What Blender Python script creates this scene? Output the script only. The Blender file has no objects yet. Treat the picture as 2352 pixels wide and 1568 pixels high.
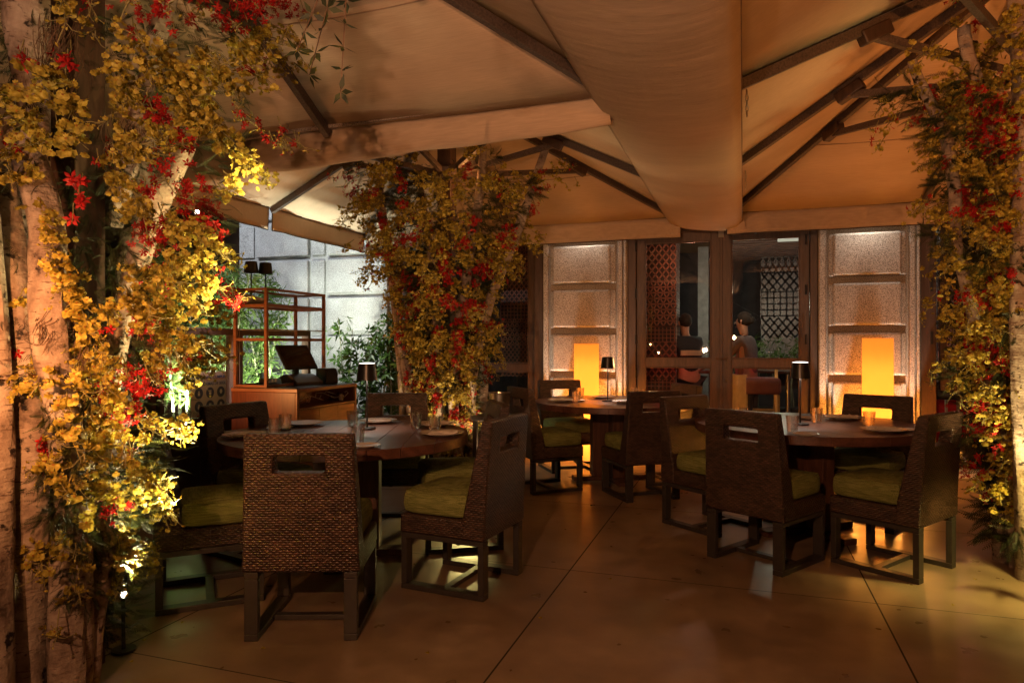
import bpy, bmesh, math, random
import numpy as np
from mathutils import Vector, Matrix, Euler
R = math.radians
PI = math.pi
TH = R(18.7); CT = math.cos(TH); ST = math.sin(TH)
FPX = 1568.0; HC = 1.35; HOR = 790.0
scene = bpy.context.scene
COL = scene.collection

# ---------------------------------------------------------------- camera, world, exposure
cam_d = bpy.data.cameras.new('camera'); cam = bpy.data.objects.new('camera', cam_d); COL.objects.link(cam)
cam.location = (0, 0, HC); cam.rotation_euler = (R(90), 0, TH)
cam_d.lens = 24; cam_d.sensor_width = 36; cam_d.shift_y = 6/2352; cam_d.clip_start = .05; cam_d.clip_end = 500
scene.camera = cam
world = bpy.data.worlds.new('World'); scene.world = world; world.use_nodes = True
wn = world.node_tree.nodes; wl = world.node_tree.links
bg = wn['Background']; sky = wn.new('ShaderNodeTexSky'); sky.sky_type = 'NISHITA'; sky.sun_disc = False
sky.sun_elevation = R(-4); sky.sun_rotation = R(200)
wl.new(sky.outputs[0], bg.inputs[0]); bg.inputs[1].default_value = .01
scene.view_settings.view_transform = 'Standard'; scene.view_settings.look = 'None'
scene.view_settings.exposure = .85; scene.view_settings.gamma = 1
scene.cycles.use_denoising = True
scene.cycles.max_bounces = 8; scene.cycles.diffuse_bounces = 3; scene.cycles.glossy_bounces = 3
scene.cycles.transmission_bounces = 8; scene.cycles.transparent_max_bounces = 16
scene.cycles.sample_clamp_indirect = 4; scene.cycles.caustics_reflective = False; scene.cycles.caustics_refractive = False

# ---------------------------------------------------------------- geometry of the view -> world metres
def cw(X, Y, Z=0.0): return Vector((X*CT - Y*ST, X*ST + Y*CT, Z))
def W(px, py, d): return cw((px-1176)/FPX*d, d, HC-(py-HOR)/FPX*d)
def WZ(px, py, z):
    return W(px, py, (HC-z)*FPX/(py-HOR))
def onr(px, py, r):
    a = (px-1176)/FPX; d = r/(a*ST+CT); return W(px, py, d)
def fs(px, r=8.19): return onr(px, HOR, r).x
def onx(px, py, x):
    a = (px-1176)/FPX; d = x/(a*CT-ST); return W(px, py, d)

# ---------------------------------------------------------------- lights
def point(name, loc, power, col, rad=.05):
    l = bpy.data.lights.new(name, 'POINT'); l.energy = power; l.color = col; l.shadow_soft_size = rad
    o = bpy.data.objects.new(name, l); o.location = loc; COL.objects.link(o); return o
def spot(name, loc, tgt, power, col, ang=60, blend=.5, rad=.03):
    l = bpy.data.lights.new(name, 'SPOT'); l.energy = power; l.color = col; l.shadow_soft_size = rad
    l.spot_size = R(ang); l.spot_blend = blend
    o = bpy.data.objects.new(name, l); o.location = loc
    o.rotation_euler = (Vector(tgt)-Vector(loc)).to_track_quat('-Z', 'Y').to_euler(); COL.objects.link(o); return o
def area(name, loc, tgt, power, col, sx=.5, sy=.5):
    l = bpy.data.lights.new(name, 'AREA'); l.energy = power; l.color = col; l.shape = 'RECTANGLE'; l.size = sx; l.size_y = sy
    o = bpy.data.objects.new(name, l); o.location = loc
    o.rotation_euler = (Vector(tgt)-Vector(loc)).to_track_quat('-Z', 'Y').to_euler(); COL.objects.link(o); return o
ORG = (1, .38, .105); WARM = (1, .68, .36); YEL = (1, .74, .30); WHT = (1, .9, .78); COOL = (.93, .96, 1)
MA = (-2.63, 2.12); MB_ = (-2.70, 6.02); MC = (1.72, 5.0); MD = (1.72, 1.0)   # parasol masts
#LIGHTS
def wide(name, loc, tgt, power, col, ang=150, rad=.014): return spot(name, loc, tgt, power, col, ang, 1.0, rad)
DO = (1, .34, .08)
# added canopy fill near the masts and low on the terrace, no fixtures
point('canopy_fill', (MB_[0]+.30, MB_[1]-.1, 2.85), 4, ORG, .12)
point('canopy_fill', (MC[0]-.30, MC[1]+.2, 2.8), 6, DO, .12)
wide('low_canopy_fill', (-.9, 6.9, .3), (-1.5, 6.0, 3), 65, (1, .38, .11), 120)
wide('low_canopy_fill', (.9, 5.6, .5), (.9, 5.3, 3), 75, DO, 120)
wide('low_canopy_fill', (2.6, 6.6, .5), (2.3, 6.0, 3), 85, DO, 120)
wide('low_canopy_fill', (-4.3, 4.2, .9), (-3.6, 6.6, 3), 40, ORG)
wide('front_fill', (-.5, -1.0, 2.3), (.0, 4.0, .5), 190, (1, .43, .19), 130, .015)  # added fill from the camera side onto floor, chairs and canopies
wide('front_fill', (-.9, -1.0, 1.2), (-1.3, 2.4, 3.4), 150, (1, .55, .32), 100, .05)
wide('front_fill', (-.2, .2, 1.5), (-.5, 3.9, 2.9), 18, (1, .52, .28), 70, .05)
wide('front_fill', (2.3, .6, 1.7), (1.4, 4.4, 4.2), 200, DO, 90, .03)
# lamps in and around the left tree
pA = W(284, 1365, 3.0)
spot('tree_spotlight', pA+Vector((0, 0, .03)), W(245, 1050, 2.9), 150, (1, .80, .45), 80, .6, .02)
spot('blossom_fill', W(660, 470, 2.5), W(480, 330, 2.75), 15, YEL, 70, .8, .03)  # added lamps in mid-air, no fixtures, brightening the blossoms
spot('blossom_fill', W(660, 800, 2.5), W(450, 590, 2.7), 48, YEL, 70, .8, .03)
spot('blossom_fill', W(450, 1060, 2.9), W(330, 850, 2.6), 80, YEL, 80, .8, .03)
spot('blossom_fill', W(420, 1180, 2.9), W(330, 1080, 2.6), 60, (1, .82, .4), 80, .8, .03)
spot('tree_spotlight', W(-60, 1480, 2.3), W(40, 800, 2.7), 30, YEL, 80, .7, .03)
wide('orange_glow', W(-200, 800, 1.7), W(120, 800, 2.6), 42, (1, .38, .12), 110)
# middle tree
spot('tree_spotlight', W(985, 1075, 6.10), W(1000, 500, 6.2), 40, WARM, 100, .7, .03)
spot('tree_spotlight', W(1105, 1060, 6.20), W(1080, 500, 6.2), 40, WARM, 100, .7, .03)
wide('tree_wash', (-1.4, 4.4, 1.2), (-2.5, 6.0, 1.9), 20, (1, .46, .17), 110)
wide('tree_wash', (-.9, 7.2, 1.2), (-2.5, 6.0, 1.9), 12, (1, .50, .16))
spot('floor_pool', W(1075, 1010, 5.9), W(930, 1270, 4.6), 16, (1, .78, .25), 60, 1.0, .06)
# right tree
spot('tree_spotlight', W(2400, 1180, 3.55), W(2330, 900, 3.8), 50, YEL, 80, .8, .04)
wide('tree_wash', W(2050, 900, 2.3), W(2330, 620, 4.0), 24, (1, .42, .14), 62)
# facade
for px in (1346, 1992):
    s = fs(px, 8.1)
    spot('facade_downlight', (s, 7.93, 2.86), (s, 8.14, 1.9), 13, WHT, 120, 1.0, .10)
    for k in (-1, 1): spot('pier_uplight', (s+.40*k, 7.85, .06), (s+.38*k, 8.10, 1.25), 62, (1, .88, .74), 22, .45, .012)
spot('street_light', (-6.6, 5.3, 4.9), (-5.8, 8.2, 1.9), 310, COOL, 85, .7, .06)
spot('planter_light', (-5.0, 5.05, .72), (-5.5, 5.6, 1.6), 260, (1, .97, .74), 120, .8, .03)
spot('planter_light', (-4.95, 6.3, .5), (-5.5, 6.7, 1.5), 340, (.95, 1, .80), 120, .8, .03)  # added lamp behind the screen, brightening the bamboo
spot('planter_light', (-4.9, 6.6, 2.5), (-4.2, 7.4, 1.0), 70, (.95, 1, .8), 90, .8, .05)  # added lamp without fixture, aimed down at the leafy bush
spot('poster_fill', (-4.55, 4.2, 2.2), (-4.86, 5.4, .85), 170, COOL, 30, .8, .05)  # added lamp without fixture, brightening the poster
# yellow pool under the right tree
spot('tree_spotlight', W(2400, 1010, 3.6), W(2330, 1330, 3.7), 32, (1, .72, .18), 110, .9, .04)

# inside the restaurant
for (x, y, z, p, c) in [(1.35, 8.65, 2.3, 2.2, (1, .36, .16)), (1.9, 10.9, 2.75, 5, COOL), (3.3, 11.6, 2.9, 9, COOL), (4.3, 11.6, 2.9, 9, COOL),
                        (2.9, 9.3, 2.75, 2, WHT), (-.6, 8.75, 2.4, 4, (1, .42, .24)), (4.6, 9.0, 2.5, 7, WHT)]:
    point('ceiling_spot', (x, y, z), p, c, .04)

# ---------------------------------------------------------------- materials
class NT:
    def __init__(s, m):
        m.use_nodes = True; s.m = m; s.t = m.node_tree; s.t.nodes.clear()
        s.out = s.t.nodes.new('ShaderNodeOutputMaterial')
    def n(s, ty, **k):
        x = s.t.nodes.new(ty)
        for a, b in k.items(): setattr(x, a, b)
        return x
    def l(s, a, b): s.t.links.new(a, b)
    def m_(s, op, a, b=None, c=None):
        x = s.n('ShaderNodeMath', operation=op)
        for i, v in enumerate((a, b, c)):
            if v is None: continue
            if isinstance(v, (int, float)): x.inputs[i].default_value = v
            else: s.l(v, x.inputs[i])
        return x.outputs[0]
    def noise(s, scale, vec=None, detail=3, rough=.55):
        x = s.n('ShaderNodeTexNoise'); x.inputs['Scale'].default_value = scale; x.inputs['Detail'].default_value = detail
        x.inputs['Roughness'].default_value = rough
        s.l(vec if vec is not None else s.obj(), x.inputs['Vector']); return x.outputs['Fac']
    def obj(s):
        if not hasattr(s, '_o'): s._o = s.n('ShaderNodeTexCoord')
        return s._o.outputs['Object']
    def scalev(s, v, sc):
        x = s.n('ShaderNodeMapping'); s.l(v, x.inputs['Vector']); x.inputs['Scale'].default_value = sc; return x.outputs[0]
    def ramp(s, f, stops):
        x = s.n('ShaderNodeValToRGB'); e = x.color_ramp.elements
        while len(e) < len(stops): e.new(.5)
        for i, (p, c) in enumerate(stops):
            e[i].position = p; e[i].color = (c[0], c[1], c[2], 1)
        s.l(f, x.inputs[0]); return x.outputs[0]
    def mix(s, f, a, b, bt='MIX'):
        x = s.n('ShaderNodeMix', data_type='RGBA', blend_type=bt)
        for i, v in ((0, f), (6, a), (7, b)):
            if isinstance(v, (int, float)): x.inputs[i].default_value = v
            elif isinstance(v, tuple): x.inputs[i].default_value = (v[0], v[1], v[2], 1)
            else: s.l(v, x.inputs[i])
        return x.outputs[2]
    def bump(s, h, strength=.5, dist=.01):
        x = s.n('ShaderNodeBump'); x.inputs['Strength'].default_value = strength; x.inputs['Distance'].default_value = dist
        s.l(h, x.inputs['Height']); return x.outputs[0]
    def pbr(s, col, rough=.6, metal=0, normal=None, spec=.5, **k):
        p = s.n('ShaderNodeBsdfPrincipled')
        if isinstance(col, tuple): p.inputs['Base Color'].default_value = (col[0], col[1], col[2], 1)
        else: s.l(col, p.inputs['Base Color'])
        if isinstance(rough, (int, float)): p.inputs['Roughness'].default_value = rough
        else: s.l(rough, p.inputs['Roughness'])
        p.inputs['Metallic'].default_value = metal; p.inputs['Specular IOR Level'].default_value = spec
        if normal is not None: s.l(normal, p.inputs['Normal'])
        for a, b in k.items(): p.inputs[a.replace('_', ' ')].default_value = b
        s.l(p.outputs[0], s.out.inputs[0]); return p
MATS = {}
def pm(name, col, rough=.6, var=.25, scale=8, bump=.15, bscale=60, metal=0, spec=.5, stretch=None, bdist=.003):
    if name in MATS: return MATS[name]
    m = bpy.data.materials.new(name); t = NT(m)
    v = t.obj() if stretch is None else t.scalev(t.obj(), stretch)
    f = t.noise(scale, v, 4)
    c = t.ramp(f, [(.3, tuple(x*(1-var) for x in col)), (.7, tuple(min(1, x*(1+var)) for x in col))])
    nrm = t.bump(t.noise(bscale, v, 3), bump, bdist) if bump else None
    t.pbr(c, rough, metal, nrm, spec); MATS[name] = m; return m

def wicker_mat(name, dark, lo, hi, rough=.32):
    m = bpy.data.materials.new(name); t = NT(m)
    o = t.n('ShaderNodeSeparateXYZ'); t.l(t.obj(), o.inputs[0])
    nn = t.n('ShaderNodeSeparateXYZ'); t.l(t._o.outputs['Normal'], nn.inputs[0])
    sx = t.m_('GREATER_THAN', t.m_('ABSOLUTE', nn.outputs[0]), .6); sz = t.m_('GREATER_THAN', t.m_('ABSOLUTE', nn.outputs[2]), .7)
    u = t.m_('ADD', t.m_('MULTIPLY', o.outputs[0], t.m_('SUBTRACT', 1, sx)), t.m_('MULTIPLY', o.outputs[1], sx))
    v = t.m_('ADD', t.m_('MULTIPLY', o.outputs[2], t.m_('SUBTRACT', 1, sz)), t.m_('MULTIPLY', o.outputs[1], sz))
    wob = t.m_('MULTIPLY', t.m_('SUBTRACT', t.noise(9, None, 2), .5), .006)
    v = t.m_('ADD', v, wob)
    vr = t.m_('DIVIDE', v, .0110); row = t.m_('FLOOR', vr); fv = t.m_('FRACT', vr)
    ph = t.m_('ADD', t.m_('DIVIDE', u, .0300), t.m_('MULTIPLY', t.m_('MODULO', t.m_('ABSOLUTE', row), 2), .5))
    c = t.m_('ABSOLUTE', t.m_('SINE', t.m_('MULTIPLY', ph, PI)))
    q = t.m_('SUBTRACT', t.m_('MULTIPLY', fv, 2), 1)
    prof = t.m_('SUBTRACT', 1, t.m_('MULTIPLY', q, q))
    strand = t.m_('MULTIPLY', t.m_('POWER', c, .55), t.m_('POWER', prof, .5))
    h = t.m_('MAXIMUM', strand, t.m_('MULTIPLY', t.m_('SUBTRACT', 1, c), .75))
    cv = t.n('ShaderNodeCombineXYZ'); t.l(row, cv.inputs[0]); t.l(t.m_('FLOOR', ph), cv.inputs[1]); t.l(t.m_('MULTIPLY', sx, 7), cv.inputs[2])
    wn_ = t.n('ShaderNodeTexWhiteNoise'); t.l(cv.outputs[0], wn_.inputs[0])
    rnd = t.mix(wn_.outputs[0], lo, hi)
    big = t.ramp(t.noise(5, None, 3), [(.35, (.7, .7, .7)), (.65, (1.1, 1.1, 1.1))])
    rnd = t.mix(1.0, rnd, big, 'MULTIPLY')
    col = t.mix(t.m_('POWER', h, 1.6), dark, rnd)
    t.pbr(col, rough, 0, t.bump(h, 1.0, .006), .5); return m
M = {}
M['wicker'] = wicker_mat('woven_rattan', (.004, .0025, .002), (.042, .022, .015), (.155, .085, .055))

def cushion_mat():
    m = bpy.data.materials.new('green_woven_fabric'); t = NT(m)
    a = t.noise(1, t.scalev(t.obj(), (300, 12, 300)), 3); b = t.noise(1, t.scalev(t.obj(), (12, 300, 300)), 3); c = t.noise(1, t.scalev(t.obj(), (14, 14, 340)), 2)
    f = t.m_('MULTIPLY', t.m_('ADD', t.m_('ADD', a, b), c), .3333)
    col = t.ramp(f, [(.36, (.05, .062, .018)), (.5, (.17, .19, .055)), (.64, (.33, .34, .13))])
    t.pbr(col, .85, 0, t.bump(f, .3, .0012), .2); return m
M['cushion'] = cushion_mat()
M['leg'] = pm('bronze_painted_steel', (.035, .03, .026), .42, .15, 20, .05, 200, 0, .5)
def stone_mat(name, base, speck):
    m = bpy.data.materials.new(name); t = NT(m)
    f = t.noise(115, None, 2, .6); g = t.noise(3, None, 4); h = t.noise(60, None, 3)
    col = t.ramp(f, [(.41, speck), (.49, base), (.60, tuple(min(1, x*1.25) for x in base))])
    col = t.mix(.8, col, t.ramp(g, [(.3, (.72, .7, .68)), (.7, (1.08, 1.08, 1.08))]), 'MULTIPLY')
    t.pbr(col, .85, 0, t.bump(t.m_('ADD', f, h), .5, .006), .25); return m
M['stone'] = stone_mat('speckled_granite', (.46, .41, .35), (.19, .165, .14))
M['stone_grey'] = stone_mat('grey_granite', (.44, .45, .46), (.24, .245, .25))

def floor_mat():
    m = bpy.data.materials.new('honed_concrete_slabs'); t = NT(m)
    o = t.n('ShaderNodeSeparateXYZ'); t.l(t.obj(), o.inputs[0])
    def line(v, off, pitch, w):
        q = t.m_('FRACT', t.m_('ADD', t.m_('DIVIDE', t.m_('SUBTRACT', v, off), pitch), .5))
        return t.m_('LESS_THAN', t.m_('MULTIPLY', t.m_('ABSOLUTE', t.m_('SUBTRACT', q, .5)), pitch), w)
    j = t.m_('MAXIMUM', line(o.outputs[0], -.98, 1.64, .0042), line(o.outputs[1], 3.98, 1.68, .0032))
    n1 = t.noise(1.3, None, 4, .55); n2 = t.noise(7, None, 3, .5); n3 = t.noise(70, None, 2)
    col = t.ramp(n1, [(.3, (.155, .112, .074)), (.5, (.245, .178, .116)), (.70, (.345, .262, .178))])
    col = t.mix(.55, col, t.ramp(n2, [(.3, (.6, .58, .55)), (.75, (1.2, 1.2, 1.2))]), 'MULTIPLY')
    col = t.mix(.22, col, t.ramp(n3, [(.2, (.8, .8, .8)), (.8, (1.15, 1.15, 1.15))]), 'MULTIPLY')
    # slab to slab difference
    cv = t.n('ShaderNodeCombineXYZ'); t.l(t.m_('FLOOR', t.m_('DIVIDE', t.m_('SUBTRACT', o.outputs[0], -.98), 1.64)), cv.inputs[0]); t.l(t.m_('FLOOR', t.m_('DIVIDE', t.m_('SUBTRACT', o.outputs[1], 3.98), 1.68)), cv.inputs[1])
    w = t.n('ShaderNodeTexWhiteNoise'); t.l(cv.outputs[0], w.inputs[0])
    col = t.mix(1.0, col, t.ramp(w.outputs[0], [(0, (.86, .86, .86)), (1, (1.1, 1.1, 1.1))]), 'MULTIPLY')
    col = t.mix(j, col, (.012, .009, .007))
    rg = t.m_('ADD', t.m_('MULTIPLY', n2, .34), .17); rg = t.m_('ADD', rg, t.m_('MULTIPLY', j, .4))
    hh = t.m_('SUBTRACT', t.m_('MULTIPLY', n2, .3), j)
    t.pbr(col, rg, 0, t.bump(hh, .25, .004), .5); return m
M['floor'] = floor_mat()
def canvas_mat():
    m = bpy.data.materials.new('taupe_canvas'); t = NT(m)
    a = t.noise(1, t.scalev(t.obj(), (8, 260, 40)), 3); b = t.noise(.8, None, 4); c = t.noise(.9, t.scalev(t.obj(), (1, 5, 1)), 4)
    col = t.ramp(b, [(.3, (.44, .33, .23)), (.7, (.53, .40, .28))])
    col = t.mix(.35, col, t.ramp(a, [(.35, (.75, .75, .75)), (.65, (1.15, 1.15, 1.15))]), 'MULTIPLY')
    col = t.mix(.18, col, t.ramp(c, [(.35, (.8, .8, .8)), (.6, (1.1, 1.1, 1.1))]), 'MULTIPLY')
    d = t.noise(1.6, t.scalev(t.obj(), (1, 2.6, 1)), 3)
    t.pbr(col, .9, 0, t.bump(t.m_('ADD', t.m_('MULTIPLY', a, .5), t.m_('ADD', t.m_('MULTIPLY', c, 4), t.m_('MULTIPLY', d, 6))), .16, .012), .15); return m
M['canvas'] = canvas_mat()
M['hem'] = pm('dark_binding_tape', (.03, .022, .018), .8, .2, 20)
M['rib'] = pm('weathered_bronze_aluminium', (.075, .052, .040), .55, .5, 90, .3, 150)
M['rail'] = pm('speckled_grey_rail', (.24, .20, .17), .6, .8, 120, .4, 200)
M['mast'] = pm('dark_stained_mast_wood', (.05, .026, .016), .5, .4, 6, .3, 40, stretch=(8, 8, 1))
def wood(name, col, rough=.4, stretch=(1, 14, 14), var=.4):
    m = bpy.data.materials.new(name); t = NT(m); v = t.scalev(t.obj(), stretch)
    a = t.noise(2.2, v, 5, .6); b = t.noise(9, v, 4, .6)
    col2 = t.ramp(a, [(.3, tuple(x*(1-var) for x in col)), (.7, tuple(min(1, x*(1+var)) for x in col))])
    col2 = t.mix(.5, col2, t.ramp(b, [(.35, (.55, .5, .5)), (.65, (1.2, 1.2, 1.2))]), 'MULTIPLY')
    t.pbr(col2, rough, 0, t.bump(b, .2, .002), .5); return m
M['table'] = wood('dark_oiled_tabletop', (.105, .045, .030), .34, (1.2, 14, 14))
M['pedestal'] = wood('dark_pedestal_wood', (.10, .045, .025), .45, (14, 14, 1.2))
M['cabinet'] = wood('reddish_teak', (.22, .088, .040), .4, (1.5, 1.5, 10), .25)
M['cabinet_side'] = wood('red_mahogany', (.12, .036, .017), .4, (12, 12, 1), .3)
M['drawer'] = wood('honey_drawer_wood', (.40, .19, .075), .42, (1, 1.2, 16), .3)
M['frame'] = wood('brown_window_frame', (.075, .042, .028), .45, (12, 12, 1.5), .3)
M['darkwood'] = pm('near_black_wood', (.018, .012, .009), .4, .3, 10)
M['black'] = pm('black_lacquer_metal', (.012, .011, .011), .32, .1, 10, .0)
M['plastic'] = pm('black_plastic', (.014, .013, .013), .38, .2, 10, .1, 300)
M['porcelain'] = pm('cream_porcelain', (.62, .58, .52), .18, .04, 5, 0)
M['linen'] = pm('white_linen_napkin', (.60, .56, .50), .9, .08, 30, .4, 250)
M['steel'] = pm('brushed_steel', (.45, .44, .42), .28, .15, 40, .1, 200, metal=1)
M['brass'] = pm('brushed_brass', (.72, .56, .28), .3, .1, 40, .05, 200, metal=1)
def birch():
    m = bpy.data.materials.new('birch_bark'); t = NT(m)
    v = t.scalev(t.obj(), (16, 16, 90)); a = t.noise(1, v, 3, .6)
    b = t.noise(7, None, 5, .65); c = t.noise(16, None, 4, .6)
    col = t.ramp(b, [(.30, (.06, .04, .03)), (.42, (.20, .15, .12)), (.54, (.29, .235, .19)), (.72, (.42, .365, .31))])
    col = t.mix(t.ramp(a, [(.60, (0, 0, 0)), (.66, (1, 1, 1))]), col, (.10, .065, .05))
    col = t.mix(t.ramp(c, [(.60, (0, 0, 0)), (.66, (1, 1, 1))]), col, (.02, .014, .012))
    t.pbr(col, .75, 0, t.bump(t.m_('ADD', t.m_('MULTIPLY', a, .5), t.m_('ADD', t.m_('MULTIPLY', b, 2), c)), .8, .012), .25); return m
M['birch'] = birch()
def petal(name, cols, rough=.6, trans=.35, sc=14):
    m = bpy.data.materials.new(name); t = NT(m)
    c = t.ramp(t.noise(sc, None, 2), cols)
    p = t.pbr(c, rough, 0, None, .3)
    tr = t.n('ShaderNodeBsdfTranslucent'); t.l(c, tr.inputs[0])
    mx = t.n('ShaderNodeMixShader'); mx.inputs[0].default_value = trans
    t.l(p.outputs[0], mx.inputs[1]); t.l(tr.outputs[0], mx.inputs[2]); t.l(mx.outputs[0], t.out.inputs[0]); return m
M['yellow'] = petal('yellow_petal', [(.3, (.11, .08, .012)), (.45, (.29, .225, .028)), (.58, (.45, .36, .055)), (.72, (.62, .55, .15))], sc=38)
M['yellow_eye'] = petal('brown_flower_eye', [(.3, (.20, .07, .01)), (.7, (.38, .17, .02))])
M['red'] = petal('red_petal', [(.3, (.20, .005, .006)), (.6, (.42, .012, .012)), (.75, (.60, .05, .03))], sc=30)
M['stem'] = pm('olive_flower_stem', (.20, .17, .06), .6, .3, 10)
M['fern'] = petal('dark_fern_green', [(.3, (.010, .014, .006)), (.55, (.028, .036, .012)), (.75, (.07, .08, .025))], .6, .3, 16)
M['fibre'] = pm('brown_root_fibre', (.10, .055, .03), .9, .4, 10)
M['bamboo_leaf'] = petal('bamboo_leaf_green', [(.3, (.035, .075, .018)), (.55, (.09, .15, .035)), (.75, (.20, .25, .07))], .45, .35, 5)
M['bush_leaf'] = petal('bush_leaf_green', [(.3, (.025, .06, .012)), (.55, (.06, .12, .022)), (.75, (.16, .20, .03))], .4, .3, 7)
M['culm'] = pm('bamboo_culm', (.22, .22, .14), .45, .3, 10)
def glassy(name, tint=(1, 1, 1), refl=(.9, .9, .9), ior=1.45, boost=1.0):
    m = bpy.data.materials.new(name); t = NT(m)
    fr = t.n('ShaderNodeFresnel'); fr.inputs[0].default_value = ior
    tr = t.n('ShaderNodeBsdfTransparent'); tr.inputs[0].default_value = (*tint, 1)
    gl = t.n('ShaderNodeBsdfGlossy'); gl.inputs['Roughness'].default_value = .015; gl.inputs[0].default_value = (*refl, 1)
    ge = t.n('ShaderNodeNewGeometry')
    mx = t.n('ShaderNodeMixShader'); t.l(t.m_('MULTIPLY', t.m_('MULTIPLY', fr.outputs[0], boost), t.m_('SUBTRACT', 1, ge.outputs['Backfacing'])), mx.inputs[0]); t.l(tr.outputs[0], mx.inputs[1]); t.l(gl.outputs[0], mx.inputs[2])
    t.l(mx.outputs[0], t.out.inputs[0]); return m
M['pane'] = glassy('window_glass', (.93, .94, .93), (1, 1, 1), 1.5, 1.3)
def tumbler_mat():
    m = bpy.data.materials.new('tumbler_glass'); t = NT(m)
    g = t.n('ShaderNodeBsdfGlass'); g.inputs['Roughness'].default_value = .01; g.inputs['IOR'].default_value = 1.46
    g.inputs[0].default_value = (.97, .97, .96, 1)
    tr = t.n('ShaderNodeBsdfTransparent'); mx = t.n('ShaderNodeMixShader'); mx.inputs[0].default_value = .6
    t.l(g.outputs[0], mx.inputs[1]); t.l(tr.outputs[0], mx.inputs[2]); t.l(mx.outputs[0], t.out.inputs[0]); return m
M['tumbler'] = tumbler_mat()
def emis(name, col, st):
    m = bpy.data.materials.new(name); t = NT(m); e = t.n('ShaderNodeEmission'); e.inputs[0].default_value = (*col, 1); e.inputs[1].default_value = st
    t.l(e.outputs[0], t.out.inputs[0]); return m
def lantern_mat():
    m = bpy.data.materials.new('amber_lantern_shade'); t = NT(m)
    tr = t.n('ShaderNodeBsdfTranslucent'); tr.inputs[0].default_value = (1, .72, .36, 1)
    df = t.n('ShaderNodeBsdfDiffuse'); df.inputs[0].default_value = (.7, .35, .08, 1)
    mx = t.n('ShaderNodeMixShader'); mx.inputs[0].default_value = .25; t.l(tr.outputs[0], mx.inputs[1]); t.l(df.outputs[0], mx.inputs[2])
    e = t.n('ShaderNodeEmission'); e.inputs[0].default_value = (1, .33, .045, 1); e.inputs[1].default_value = .20
    ad = t.n('ShaderNodeAddShader'); t.l(mx.outputs[0], ad.inputs[0]); t.l(e.outputs[0], ad.inputs[1]); t.l(ad.outputs[0], t.out.inputs[0]); return m
M['lantern'] = lantern_mat()
M['led'] = emis('white_led', (1, .93, .85), 2.5)
M['bulb'] = emis('hot_bulb', (1, .85, .65), 25)

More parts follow.
